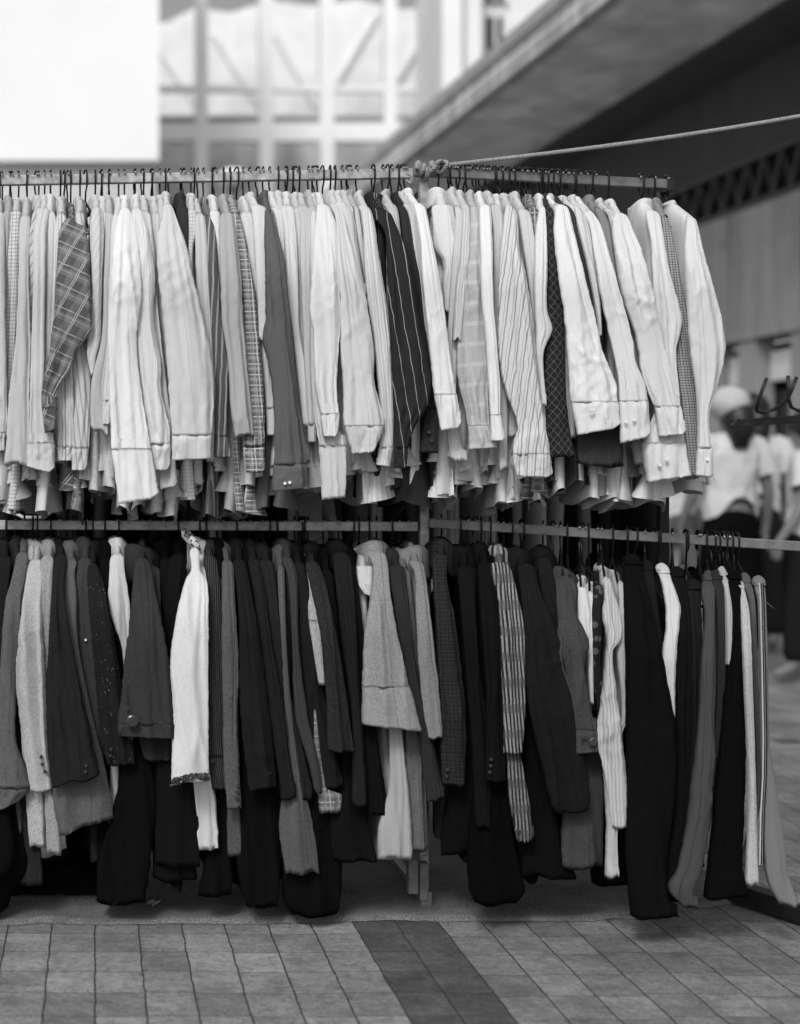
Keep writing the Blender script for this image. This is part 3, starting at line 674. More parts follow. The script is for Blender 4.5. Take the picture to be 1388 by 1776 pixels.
# ---- upper right rail
G('C3', V_, 'shirt', (160, 205), [(245,130,215),(320,130,232),(400,135,242),(470,140,252),(550,180,252),(650,176,235),(770,186,218)], .7, lay=1, desc='shiny off-white wide-collared', mark=True, big=1.4, T=.022, hem=862)
G('C3', V_, 'shirt', (208, 208), [(250,205,245),(320,238,275),(500,225,272),(700,212,265),(900,200,250),(1100,205,242),(1300,200,245),(1460,215,295)], .7, 'stripe', 2, tone2=.5, desc='white grey-striped')
G('C3', V_, 'shirt', (246, 204), [(250,245,290),(310,270,304),(500,262,302),(700,236,284),(900,225,262)], .74, 'fine', 3, tone2=.55, desc='white fine-striped')
G('C3', V_, 'shirt', (290, 212), [(260,285,335),(310,305,352),(380,300,358),(500,275,362),(700,262,377),(900,250,382),(1060,245,387),(1200,280,388),(1290,296,396),(1400,300,432)], .34, 'wideplaid', 3, tone2=.48, rot=-.1, cuff=1295, sl=-4, desc='grey wide-checked', mark=True)
G('C3', V_, 'shirt', (336, 203), [(240,318,360),(290,348,400),(450,352,408),(700,358,412),(900,378,426),(1100,390,442),(1250,400,445),(1365,405,462)], .78, lay=4, cuff=1245, desc='slim white', mark=True)
G('C3', V_, 'shirt', (380, 200), [(240,365,405),(300,400,450),(400,410,458),(600,410,445),(800,414,444),(1100,420,472),(1500,440,478)], .66, lay=2, desc='pale grey', hem=840)
G('C3', V_, 'shirt', (422, 232), [(270,410,450),(400,430,470),(600,430,460),(1000,440,480),(1350,480,530)], .72, 'fine', 1, tone2=.5, desc='pale fine-striped')
G('C3', V_, 'shirt', (455, 205), [(260,458,495),(330,462,522),(480,445,532),(600,438,562),(800,435,592),(1000,440,612),(1150,475,628),(1300,525,647),(1380,500,665),(1450,500,672),(1530,520,682)], .72, 'bold', 4, tone2=.27, rot=.2, sc=.8, cuff=1425, sl=4, desc='bold dark-striped white', mark=True, hem=868)
G('C3', V_, 'shirt', (502, 220), [(250,485,528),(320,525,582),(450,545,602),(650,575,612),(900,598,634),(1100,606,644),(1350,628,655)], .74, lay=2, desc='plain white')
G('C3', V_, 'shirt', (572, 222), [(250,548,612),(350,590,622),(420,598,618),(700,600,630)], .12, 'madras', 1, tone2=.35, desc='dark small-plaid', mark=True)
G('C3', V_, 'shirt', (622, 212), [(262,625,660),(300,622,650),(400,608,658),(600,600,661),(760,600,658),(850,606,682),(960,604,642),(1200,630,656)], .75, lay=3, desc='white folded-elbow', mark=True)
G('C3', V_, 'shirt', (640, 208), [(260,640,680),(330,652,690),(450,658,694),(700,658,727),(900,650,737),(1200,648,748),(1440,655,784)], .04, 'diamond', 2, tone2=.13, sc=.9, desc='dark diamond-patterned', mark=True, sl=-4)
G('C3', V_, 'shirt', (662, 200), [(250,668,720),(320,690,740),(600,695,745),(1000,730,775),(1350,745,790)], .5, lay=1, desc='mid grey')
G('C4', V_, 'shirt', (-15, 205), [(240,-5,40),(290,34,92),(400,28,120),(600,48,167),(800,78,217),(950,90,252),(1100,100,310),(1180,105,318),(1320,138,328)], .76, lay=4, cuff=1185, sl=-18, desc='wide white button-cuffed', mark=True, btn=[(200,1225,False,.004),(213,1222,False,.004)])
G('C4', V_, 'shirt', (22, 205), [(250,30,80),(330,80,135),(500,120,175),(700,175,218),(900,215,244),(1100,150,260),(1280,135,334),(1480,140,347)], .05, 'cord', 2, tone2=.045, cuff=None, desc='dark corduroy', mark=True)
G('C4', V_, 'shirt', (52, 205), [(250,65,110),(320,120,165),(400,140,192),(500,168,207),(700,208,238),(880,232,248)], .72, 'stripe', 3, tone2=.4, desc='pale narrow-striped')
G('C4', V_, 'shirt', (88, 215), [(262,100,140),(310,145,190),(400,180,210),(600,210,240)], .72, lay=2, desc='off-white')
G('C4', V_, 'shirt', (122, 228), [(275,135,175),(320,165,210),(370,190,242),(500,212,282),(700,243,337),(900,288,387),(1000,312,402),(1100,325,442),(1200,328,462),(1290,330,470),(1360,335,468)], .76, lay=4, cuff=1180, sl=-16, desc='white dotted-cuff', mark=True, btn=[(362,1278,False,.004),(400,1270,False,.004)])
G('C4', V_, 'shirt', (180, 214), [(262,185,225),(300,212,252),(380,240,284),(600,278,322),(850,338,397),(1100,370,442),(1300,372,452),(1480,400,482)], .22, lay=2, desc='mid grey', hem=850)
G('C4', V_, 'shirt', (218, 222), [(280,232,275),(330,275,308),(450,300,332),(600,322,352),(900,372,410)], .62, lay=1, desc='pale grey')
G('C4', V_, 'shirt', (278, 244), [(278,285,335),(330,296,365),(400,297,392),(500,310,432),(700,345,487),(900,410,527),(1050,432,567),(1200,490,607),(1340,512,632)], .72, 'fine', 4, tone2=.6, sc=1.5, cuff=1205, sl=-6, desc='ribbed white', mark=True)
G('C4', V_, 'shirt', (425, 228), [(278,420,470),(320,448,512),(380,462,525),(450,474,536),(600,480,562),(700,488,592),(830,498,614),(950,520,590),(1150,520,606),(1300,465,618),(1370,432,628),(1540,458,650)], .74, lay=3, cuff=1375, sl=-16, desc='crumpled white wide-shouldered', mark=True, T=.03, btn=[(515,1475,False,.005),(550,1450,False,.005)], big=1.3, hem=865)
G('C4', V_, 'shirt', (490, 255), [(295,500,530),(350,518,557),(500,543,588),(700,568,625),(900,588,662),(1100,598,687),(1300,622,694),(1540,630,692)], .30, 'check', 2, tone2=.07, desc='dark small-checked', mark=True, sc=.7)
G('C4', V_, 'shirt', (548, 258), [(300,600,650),(350,636,682),(500,628,717),(700,640,772),(900,650,814),(1000,662,808),(1100,678,782),(1250,690,738),(1390,690,752),(1530,682,754)], .68, lay=4, cuff=1395, sl=6, desc='pale full-sleeved', mark=True, T=.03, btn=[(738,1450,False,.005)], hem=845)
# ---- lower left rail: coats and jackets
A_, B_ = 'LL', 'LR'
G('L1', A_, 'coat', (25, 195), [(240,-5,55),(400,-30,35),(700,-40,22),(1100,-60,10)], .02, lay=1, desc='black', hem=1500)
G('L1', A_, 'coat', (62, 200), [(250,60,90),(400,45,85),(700,40,80),(1000,50,100),(1400,95,160),(1580,80,172)], .03, lay=0, desc='dark grey', hem=1520)
G('L1', A_, 'coat', (98, 178), [(240,68,118),(330,52,106),(450,20,84),(700,0,74),(1000,-30,64),(1100,-30,100),(1190,-30,122),(1270,-40,70)], .13, lay=2, cuff=1185, sl=-30, desc='mid grey turned-cuff', mark=True, hem=1450)
G('L1', A_, 'coat', (132, 205), [(280,100,150),(500,70,130),(900,80,150),(1180,98,180),(1430,118,182)], .42, 'tweed', 1, tone2=.22, desc='pale tweed', hem=1440)
G('L1', A_, 'coat', (150, 210), [(250,132,168),(300,112,173),(500,84,168),(750,64,182),(1000,90,188),(1205,122,208)], .50, 'tweed', 3, tone2=.27, sl=-6, desc='pale tweed three-button-cuff', mark=True, btn=[(165,1068,True,.005),(170,1098,True,.005),(180,1127,True,.005)], hem=1380)
G('L1', A_, 'coat', (205, 190), [(230,172,225),(300,158,214),(450,148,208),(650,160,200),(1000,170,200),(1200,176,238),(1452,188,246)], .30, 'tweed', 2, tone2=.16, desc='mid grey tweed', hem=1430)
G('L1', A_, 'coat', (243, 190), [(250,220,272),(400,207,258),(600,194,285),(800,184,322),(1000,192,366),(1165,208,398)], .028, lay=4, sl=-28, desc='broad charcoal', mark=True, hem=1420)
G('L1', A_, 'coat', (290, 205), [(240,258,335),(320,250,302),(400,248,307),(600,262,312),(800,290,347),(1000,300,392),(1150,200,426),(1220,206,440),(1340,236,456)], .13, lay=2, sl=-32, desc='mid grey flared', mark=True, big=1.6, hem=1400)
G('L1', A_, 'coat', (345, 200), [(250,318,368),(400,300,372),(600,308,380),(800,340,402),(1000,378,410),(1300,380,440)], .06, lay=1, desc='dark grey studded', mark=True, btn=[(343,600,False,.0035),(312,683,False,.0035),(333,803,False,.003),(360,925,False,.003)], hem=1420)
G('L1', A_, 'coat', (372, 215), [(290,350,390),(400,350,422),(600,365,457),(800,385,492),(1000,403,527),(1100,428,540)], .022, 'sparkle', 3, tone2=.35, sl=-4, desc='black sparkly-knit', mark=True, hem=1490)
G('L1', A_, 'coat', (420, 195), [(250,392,445),(500,420,485),(800,465,520),(1180,470,620),(1500,390,600),(1650,392,580)], .011, lay=1, desc='long black', hem=1560)
G('L1', A_, 'cardigan', (470, 185), [(225,448,498),(310,436,498),(450,432,516),(550,458,522),(640,488,522),(900,500,560),(1180,522,592),(1285,530,600)], .62, 'fine', 1, tone2=.5, desc='white ribbed', mark=True, hem=1440)
G('L1', A_, 'coat', (570, 205), [(265,545,590),(330,535,610),(400,529,622),(550,514,652),(700,495,678),(850,480,692),(925,466,696),(985,474,698)], .062, lay=4, cuff=930, sl=4, desc='charcoal wide-sleeved big-button', mark=True, big=3.4, hem=1360, btn=[(530,925,True,.015)])
G('L1', A_, 'coat', (600, 235), [(300,560,640),(600,560,650),(1000,556,690),(1080,575,690)], .05, lay=2, desc='charcoal', hem=1400)
G('L1', A_, 'coat', (655, 200), [(250,635,690),(400,640,700),(800,620,700),(1200,600,740),(1560,612,790)], .016, lay=0, desc='long black', hem=1530)
G('L1', A_, 'coat', (715, 185), [(250,680,750),(400,660,740),(800,650,700),(1200,620,790),(1500,620,800)], .018, lay=1, desc='black', hem=1540)
G('L1', A_, 'cardigan', (770, 165), [(225,755,800),(320,765,802),(360,742,828),(500,706,834),(700,680,834),(900,688,834),(1160,684,834)], .76, lay=4, desc='bright white sequin-trimmed knit', mark=True, hem=1440, amp=.7)
G('L1', A_, 'cardigan', (800, 215), [(300,780,830),(700,760,840),(1100,735,850),(1250,738,864),(1430,770,876)], .68, 'fine', 1, tone2=.55, desc='off-white ribbed', hem=1440)
G('L1', A_, 'coat', (825, 195), [(240,805,864),(400,832,882),(700,828,890),(1000,828,900),(1130,834,907),(1195,850,908)], .03, 'cord', 2, tone2=.05, cuff=1065, desc='dark ribbed', hem=1500, btn=[(850,1085,True,.006)])
G('L1', A_, 'coat', (872, 200), [(250,860,900),(500,880,920),(1000,890,925),(1400,830,930),(1620,790,926)], .012, lay=0, desc='long black', hem=1530)
G('L2', A_, 'coat', (85, 212), [(255,64,122),(300,80,127),(500,79,137),(700,79,150),(900,84,142),(1080,86,150),(1272,100,158)], .12, 'tweed', 3, tone2=.055, desc='dark grey herringbone', mark=True, hem=1440)
G('L2', A_, 'coat', (60, 260), [(320,50,90),(900,90,150),(1280,100,168),(1462,102,172)], .10, 'tweed', 1, tone2=.05, desc='dark grey tweed', hem=1460)
G('L2', A_, 'coat', (140, 208), [(255,120,168),(400,140,197),(600,150,232),(800,150,257),(1000,164,282),(1195,190,300)], .024, lay=4, sl=-10, desc='broad black', mark=True, hem=1460)
G('L2', A_, 'coat', (165, 225), [(290,170,205),(700,150,260),(1250,140,305),(1500,140,314),(1665,180,302)], .012, lay=1, desc='long black', hem=1555)
G('L2', A_, 'coat', (192, 205), [(255,178,228),(400,205,252),(600,228,278),(900,262,332),(1100,298,355),(1232,318,380)], .022, lay=3, sl=-8, desc='black', hem=1450)
G('L2', A_, 'coat', (245, 210), [(270,220,290),(400,248,302),(600,268,322),(900,308,375),(1200,348,444),(1240,350,440)], .028, lay=2, desc='charcoal', hem=1450, big=1.5)
G('L2', A_, 'coat', (300, 225), [(280,300,330),(700,315,345),(1100,330,390),(1350,308,445),(1535,334,470)], .10, 'madras', 2, tone2=.075, desc='dark faint-plaid', hem=1490)
G('L2', A_, 'coat', (332, 200), [(235,300,352),(350,344,382),(600,360,388),(900,374,424),(1100,428,470),(1205,450,480)], .075, lay=3, desc='dark grey slim', mark=True, hem=1470)
G('L2', A_, 'coat', (372, 218), [(255,358,402),(400,380,432),(700,398,472),(1000,438,524),(1190,488,568)], .022, lay=2, sl=-6, desc='black', hem=1480)
G('L2', A_, 'coat', (395, 250), [(300,388,430),(800,400,480),(1250,330,560),(1500,318,558),(1640,325,552),(1695,360,540)], .009, lay=0, desc='long black flared', hem=1560)
G('L2', A_, 'jacket', (402, 262), [(285,388,418),(400,414,452),(535,429,473),(650,440,477),(780,468,492)], .38, 'tweed', 3, tone2=.2, cuff=520, desc='pale boucle', mark=True, hem=1330)
G('L2', A_, 'jacket', (412, 280), [(340,415,435),(900,440,465),(1190,450,500),(1215,463,556),(1285,470,552)], .12, 'madras', 2, tone2=.3, desc='grey plaid', hem=1380)
G('L2', A_, 'coat', (425, 218), [(245,400,452),(400,438,502),(600,478,542),(850,498,582),(960,500,596),(1042,504,606)], .02, 'tweed', 4, tone2=.035, desc='black rough-woven', mark=True, hem=1470)
G('L2', A_, 'coat', (487, 245), [(300,475,520),(700,520,570),(1100,560,640),(1300,510,660),(1480,520,700)], .016, lay=1, desc='black', hem=1500)
G('L2', A_, 'coat', (548, 182), [(225,520,582),(330,530,602),(600,558,622),(900,598,642),(1260,600,662)], .022, lay=3, desc='black', hem=1480, big=1.4)
G('L2', A_, 'coat', (585, 228), [(290,578,612),(600,608,652),(1000,638,702),(1300,664,752)], .014, lay=2, desc='black', hem=1490)
G('L2', A_, 'blouse', (628, 240), [(265,608,672),(300,618,684),(380,628,682),(420,650,682)], .5, lay=2, desc='white open-collared', mark=True, hem=1300, big=1.5)
G('L2', A_, 'coat', (668, 178), [(225,640,724),(300,684,745),(400,676,752),(600,648,788),(780,642,828),(860,641,850),(948,641,876)], .25, lay=4, cuff=780, sl=14, desc='pale grey wide-sleeved big-collared', mark=True, big=2.6, hem=1260, amp=.8)
G('L2', A_, 'raincoat', (700, 235), [(300,690,740),(700,735,780),(970,748,802),(1200,744,826),(1340,706,836),(1476,704,842)], .34, lay=2, desc='pale grey', mark=True, hem=1480)
G('L2', A_, 'coat', (762, 232), [(270,738,812),(400,758,822),(600,790,842),(800,830,875),(1000,868,922),(1235,900,970)], .035, lay=3, sl=-10, desc='charcoal', hem=1450, big=1.8)
G('L2', A_, 'coat', (790, 245), [(300,790,830),(700,820,870),(1000,810,890),(1440,812,896)], .16, lay=1, desc='mid grey', hem=1470)
G('L2', A_, 'coat', (825, 215), [(245,792,872),(330,850,892),(450,855,908),(700,868,937),(900,890,957),(990,908,962)], .22, lay=4, sl=-8, desc='mid grey broad-collared', mark=True, big=2.4, hem=1430)
# ---- lower right rail
G('L3', B_, 'coat', (152, 188), [(225,120,182),(350,116,172),(500,125,202),(700,134,228),(900,144,248),(1180,154,242)], .025, 'madras', 3, tone2=.03, sc=.6, desc='dark checked', mark=True, hem=1460, big=1.5)
G('L3', B_, 'coat', (228, 232), [(270,205,292),(400,222,288),(700,246,304),(1000,268,345),(1355,288,348)], .015, lay=2, desc='black', hem=1500, big=1.6)
G('L3', B_, 'coat', (258, 225), [(300,250,300),(700,255,330),(1150,180,400),(1350,150,424),(1455,146,330)], .011, lay=0, desc='long black flared', hem=1490)
G('L3', B_, 'coat', (310, 218), [(265,295,352),(500,308,382),(800,328,402),(1165,328,404)], .014, lay=3, desc='black', hem=1540)
G('L3', B_, 'coat', (348, 240), [(300,340,390),(900,330,410),(1350,260,432),(1600,262,482),(1650,284,452)], .008, lay=1, desc='long black', hem=1555)
G('L3', B_, 'coat', (378, 222), [(250,335,402),(330,350,432),(420,375,456),(520,386,476),(700,390,486),(900,400,486),(1055,400,476)], .03, 'glen', 4, tone2=.30, sc=.72, desc='glen-checked', mark=True, big=2.0, hem=1440, amp=.6)
G('L3', B_, 'coat', (400, 260), [(330,395,440),(900,410,450),(1070,414,468),(1250,425,502),(1402,456,522)], .03, 'glen', 3, tone2=.22, sc=.72, desc='dark glen-checked', nobody=False, hem=1420, sl=-8)
G('L3', B_, 'coat', (432, 228), [(275,450,522),(400,468,544),(600,484,622),(800,490,668),(1000,528,702),(1150,565,735),(1250,592,746),(1285,620,735)], .018, lay=4, sl=-6, desc='broad black wide-collared', mark=True, big=3.0, hem=1500)
G('L3', B_, 'coat', (470, 250), [(300,470,540),(900,490,580),(1350,478,622),(1545,470,690)], .009, lay=1, desc='long black', hem=1530)
G('L3', B_, 'coat', (558, 202), [(250,530,584),(400,548,606),(600,586,626),(900,620,660)], .018, lay=2, desc='black', hem=1490)
G('L3', B_, 'coat', (628, 278), [(310,600,664),(400,608,690),(500,614,692),(600,618,740),(700,628,722),(800,658,737),(900,678,752),(960,688,775),(1050,690,782)], .085, lay=4, cuff=955, sl=-6, desc='dark grey strap-cuffed', mark=True, hem=1505, big=1.6, btn=[(760,1008,True,.011)])
G('L3', B_, 'coat', (655, 290), [(330,640,690),(900,660,750),(1100,690,792),(1300,640,797),(1500,622,797)], .08, lay=1, desc='dark grey', hem=1500, sl=0)
G('L4', B_, 'blouse', (58, 325), [(355,46,78),(450,49,97),(550,52,98),(620,76,100)], .6, lay=2, desc='white', mark=True, hem=1290)
G('L4', B_, 'blouse', (95, 342), [(370,84,116),(500,96,114),(620,88,112),(850,98,114)], .5, lay=2, desc='pale', hem=1290)
G('L4', B_, 'blouse', (133, 312), [(345,118,152),(500,108,152),(680,108,142),(900,128,162)], .03, 'dots', 2, tone2=.08, desc='dark spotted', mark=True, hem=1330)
G('L4', B_, 'blouse', (145, 285), [(310,125,180),(400,158,192),(500,150,222),(600,168,224),(640,166,190),(800,150,202),(940,130,218),(1035,136,232),(1150,163,244),(1350,190,242)], .40, 'fine', 4, tone2=.3, desc='pale folded-sleeve', mark=True, hem=1380, amp=1.6)
G('L4', B_, 'blouse', (190, 300), [(340,204,227),(420,214,252),(500,214,264),(620,205,240),(920,220,244),(1000,160,215),(1350,165,205),(1545,160,212)], .42, lay=3, desc='mid grey short-sleeved', mark=True, hem=1400, amp=1.6)
G('L4', B_, 'trousers', (250, 275), [(275,232,300),(330,234,312),(500,238,352),(750,244,402),(970,244,438),(1200,244,434),(1500,244,404),(1630,255,410),(1705,262,455)], .010, lay=4, sl=-6, desc='wide black', mark=True)
G('L4', B_, 'trousers', (320, 290), [(300,310,350),(600,350,390),(900,400,440),(1600,390,440)], .02, lay=1, desc='black')
G('L4', B_, 'trousers', (375, 290), [(312,362,412),(350,382,422),(460,402,458),(550,404,454),(700,385,442),(850,400,438),(965,428,438)], .66, lay=3, desc='white', mark=True)
G('L4', B_, 'trousers', (430, 300), [(325,420,472),(500,438,502),(800,438,512),(1200,438,504),(1450,410,485),(1640,370,470)], .016, lay=2, desc='black')
G('L4', B_, 'trousers', (485, 335), [(375,478,542),(700,498,548),(1000,500,545),(1300,480,530)], .02, lay=2, desc='black')
G('L4', B_, 'trousers', (535, 320), [(340,556,592),(400,548,598),(500,562,598),(700,546,598),(900,536,596),(1100,516,593),(1300,490,577),(1500,456,547),(1600,416,512),(1668,476,532)], .085, lay=4, desc='grey satin-sheen', mark=True, amp=1.3)
G('L4', B_, 'trousers', (565, 310), [(338,584,626),(450,604,642),(700,608,656),(900,600,642),(1200,560,610)], .045, lay=2, desc='dark grey')
G('L4', B_, 'trousers', (600, 310), [(325,612,642),(400,638,667),(600,645,665),(700,645,657)], .32, lay=3, desc='pale grey')
G('L4', B_, 'trousers', (635, 310), [(335,643,700),(500,663,712),(800,640,716),(1200,600,716),(1500,570,702),(1625,556,726)], .009, lay=3, desc='straight black', mark=True)
G('L4', B_, 'trousers', (655, 320), [(375,688,712),(500,704,737),(800,718,750),(1200,734,762),(1578,724,773)], .42, 'tweed', 4, tone2=.28, desc='pale knitted', mark=True)
G('L4', B_, 'trousers', (668, 320), [(350,700,738),(440,733,758),(700,748,768),(1200,762,784),(1500,700,722)], .12, lay=2, desc='mid grey')
tp = G('L4', B_, 'trousers', (690, 310), [(362,750,798),(440,772,802),(700,778,810),(1000,783,816),(1200,790,846),(1400,792,876),(1560,810,896),(1660,856,944)], .19, lay=4, desc='flared grey side-striped', mark=True)
# ---- rear rail: coats seen dimly through the gap between the tiers
RAILS['BK'] = ((-120, 395, 4.92), (1125, 400, 4.92)); RP['BK'] = (P(-120, 395, 4.92), P(1125, 400, 4.92))
bkt = {385: .4, 415: .05, 515: .6, 545: .55, 590: .22, 625: .5, 660: .04, 700: .12, 750: .6, 775: .66, 800: .5, 870: .3, 905: .45, 930: .35, 985: .2}
back = empty('clothes_rack', (RP['BK'][0].x, 4.92, 0), 'rear clothes rack half hidden behind the front racks and full of coats', 'clothes rack')
railbar('BK', back, mat=STEEL)
for xx in (-118, 1122):
    q = P(xx, 400, 4.92); MB().box(q.x-.012, q.x+.012, 4.935, 4.96, 0, q.z+.01).build('post', STEEL, back, loc=-back.location)
x = -95
while x < 1100:
    near = min(bkt, key=lambda q: abs(q-x)); t = bkt[near] if abs(near-x) < 16 else random.choice([.012, .02, .02, .03, .05, .09])
    rp = rail_at('BK', x); N_ = rp+Vector((0, 0, -.05)); c = empty('coat', N_)
    mt = fabric(t, 'stripe' if 740 < x < 810 else 'plain', None, True); an = R(random.uniform(-12, 12)); ew = Vector((math.sin(an), -math.cos(an), 0))
    body_part(c, ew, random.uniform(1.05, 1.4), mt, x*.37, True, W=.21, T=.028, n=26, m=30); collar_part(c, ew, mt, x*.1, .065, .02, .05, .012)
    GLIST.append(dict(o=c, rk='BK', kind='coat', desc='white' if t > .5 else 'grey' if t > .15 else 'dark', mark=False, x=x, n=N_, t=t))
    hanger('BK', rp, .06, an); x += random.uniform(26, 34)
o = empty('coat_hanger', rail_at('BK', 58)+Vector((0, -.30, 0)))
# sequins on the white cardigan: cuff and collar trim
wk = [g for g in GLIST if 'sequin' in g['desc']][0]; rt = wk['o']
def sequins(name, ctrs, n, rad, spread):
    b = MB(); rnd = random.Random(5)
    for i in range(n):
        p = rnd.choice(ctrs)+Vector((rnd.uniform(-1, 1)*spread[0], rnd.uniform(-1, 0.2)*spread[1], rnd.uniform(-1, 1)*spread[2])); a, b_ = rnd.uniform(0, 6.3), rnd.uniform(-.6, .6)
        u_ = Vector((math.cos(a), math.sin(a)*math.sin(b_), math.sin(a)*math.cos(b_)))*rad; v_ = Vector((-math.sin(a), math.cos(a)*.4, math.cos(a)))*rad
        k = len(b.v); b.v += [tuple(p+u_), tuple(p+v_), tuple(p-u_), tuple(p-v_)]; b.f.append((k, k+1, k+2, k+3))
    return b.build(name, solid('sequin', .03, .2, .4, .5, 90), rt, loc=-rt.location)
Yc = 4.10-.18-.026*4-.035
sequins('sequin_cuff', [P(x_, 1352+6*math.sin(x_*.05), Yc) for x_ in range(298, 362, 2)], 260, .0035, (.004, .012, .008))
sequins('sequin_collar', [P(322+t*20, 922+t*28, 4.0) for t in [i/12 for i in range(13)]], 150, .0034, (.008, .014, .008))
MB().tube([P(317, 918, 4.02), P(322, 926, 4.01), P(331, 936, 4.0), P(341, 946, 3.995), P(345, 953, 4.0)], [.006, .013, .014, .010, .006], 14).build('collar_band', fabric(.76, 'plain', None, True), rt, loc=-rt.location, smooth=True)
# side stripes down the flared track trousers
def sidestripe(dx, wd, mat):
    b = MB(); path = [(372,797),(440,801),(700,807),(1000,812),(1150,810),(1300,802),(1500,798)]
    prev = None
    for i in range(61):
        yy = lerp(372, 1500, i/60); xs = None
        for q in range(len(path)-1):
            if path[q][0] <= yy <= path[q+1][0]: t = (yy-path[q][0])/(path[q+1][0]-path[q][0]); xs = lerp(path[q][1], path[q+1][1], t)
        p = P(980+(xs+dx)/2.3064, 850+yy/2.3064, 3.965-.18-.10-.022); p2 = p+Vector((wd, 0, 0))
        k = len(b.v); b.v += [tuple(p), tuple(p2), tuple(p2+Vector((0, .004, 0))), tuple(p+Vector((0, .004, 0)))]
        if i:
            for a in range(4): b.f.append((k-4+a, k-4+(a+1) % 4, k+(a+1) % 4, k+a))
    b.build('side_stripe', mat, tp, loc=-tp.location)
SW = fabric(.75, 'plain'); SB = fabric(.012, 'plain')
sidestripe(-18, .0035, SW); sidestripe(-15.5, .004, SB); sidestripe(-11, .0035, SW); sidestripe(-8, .004, SB)
# more hangers squeezed between the shirts
def extra(rk, xs):
    for x in xs:
        rp = rail_at(rk, x); hanger(rk, rp, .06 if rk[0] == 'U' else .08, R(random.uniform(2, 16)))
extra('UL', [4, 20, 47, 62, 88, 111, 117, 148, 175, 190, 233, 246, 262, 293, 318, 343, 372, 410, 447, 497, 512, 546, 559, 606, 648, 672, 697])
extra('UR', [778, 786, 794, 803, 812, 846, 890, 972, 984, 824, 835, 857, 868, 880, 902, 911, 921, 935, 948, 962, 990, 996, 1003, 1024, 1112, 1131])
extra('LL', [100, 148, 205, 408, 466, 478, 522, 610]); extra('LR', [825, 905, 960, 1010, 1100, 1140, 1190, 1212, 1236, 1243, 1250, 1256, 1262, 1275])
o_ = [q for q in bpy.data.objects if q == o][0]; bpy.data.objects.remove(o_)

# pale satin blouse bundled behind the lower rail, showing in the gap
pb_ = empty('blouse', P(540, 866, 4.32), 'pale shiny blouse bundled behind the lower left rail, seen in the gap', 'blouse')
def bundle(name, pts_l, pts_r, Y, sd, mt):
    b = MB(); n, m = 30, 44; O = pb_.location; uvs = []
    for i in range(n+1):
        v = i/n; py = lerp(852, 965, v); xl = lerp(pts_l[0], pts_l[1], v)+5*noise.noise(Vector((v*4, sd, 1))); xr = lerp(pts_r[0], pts_r[1], v)+5*noise.noise(Vector((v*4, sd, 5)))
        for j in range(m):
            th = 2*math.pi*j/m; p = P((xl+xr)/2+(xr-xl)/2*math.cos(th)*(.35+.65*min(1, v*7)**.5), py+4*math.cos(th*1.0+1)*v, Y)
            dd = .02*noise.noise(Vector((p.x*22, p.z*16, sd)))+.016*max(0, 1-abs(noise.noise(Vector((p.x*16, p.z*24, sd+3))))*3)
            b.v.append((p.x-O.x, p.y-.03*math.sin(th)-dd*(1 if math.sin(th) > 0 else 0)-O.y, p.z-O.z)); uvs.append((p.x, p.z))
    b.f = [(i*m+j, i*m+(j+1) % m, (i+1)*m+(j+1) % m, (i+1)*m+j) for i in range(n) for j in range(m)]+[tuple(range(m))]
    return b.build(name, mt, pb_, smooth=True, uvs=uvs)
bundle('body', (508, 540), (556, 572), 4.33, 3.0, fabric(.62)); bundle('sleeve', (548, 580), (572, 600), 4.36, 8.0, fabric(.45))
# ------------------------------------------------------------------ things around the racks
# dark bag slumped on the carpet at the far left
bgm = fabric(.012, 'plain', None, True)
q = P(-25, 1530, 4.0); bag = empty('bag', (q.x-.02, 3.98, .016), 'large black cloth bag slumped on the carpet at the left edge', 'bag')
b = MB(); b.ball((0, 0, .19), .14, 1.05, .8, 1.35, n=22, jit=.28); b.build('body', bgm, bag, smooth=True)
b = MB(); b.tube([(-.08, 0, .34), (-.06, -.02, .44), (0, -.03, .48), (.06, -.02, .44), (.08, 0, .34)], .008, 8); b.build('handle', bgm, bag, smooth=True)
# fallen clothes heap
b = MB(); c0 = P(118, 1500, 4.35)
for i in range(15):
    for j in range(31):
        x, y = (j/30-.5)*.40, (i/14-.5)*.3; h = max(0, (1-(2*x/.40)**2)*(1-(2*y/.3)**2))**.5*(.07+.05*noise.noise(Vector((x*9, y*9, 3))))+.012*noise.noise(Vector((x*30, y*22, 8)))
        b.v.append((x, y, max(0.002, h)))
b.f = [(i*31+j, i*31+j+1, (i+1)*31+j+1, (i+1)*31+j) for i in range(14) for j in range(30)]
o = b.build('dropped_coat', fabric(.012, 'plain', None, True), loc=(c0.x, 4.32, .015), smooth=True); tag(o, 'black coat dropped in a heap on the carpet beneath the left coats', 'coat')
# white plastic hanger seen in the gap at the left
wh = empty('coat_hanger', P(57, 868, 4.6), 'white plastic hanger glimpsed in the gap under the leftmost shirts', 'hanger')
b = MB(); b.tube([Vector((-.075, 0, -.033)), Vector((-.05, 0, -.026)), Vector((0, 0, -.012)), Vector((.05, 0, -.026)), Vector((.075, 0, -.033))], .008, 8)
b.build('shoulder_bar', WHITEP, wh, smooth=True); MB().tube([(0, 0, -.014), (0, 0, .03), (.006, 0, .05), (0, 0, .066), (-.008, 0, .06)], .0045, 8).build('hook', WHITEP, wh, smooth=True)
MB().tube([(-.062, 0, -.034), (-.03, 0, -.052), (.03, 0, -.052), (.062, 0, -.034)], .005, 8).build('crossbar', WHITEP, wh, smooth=True)
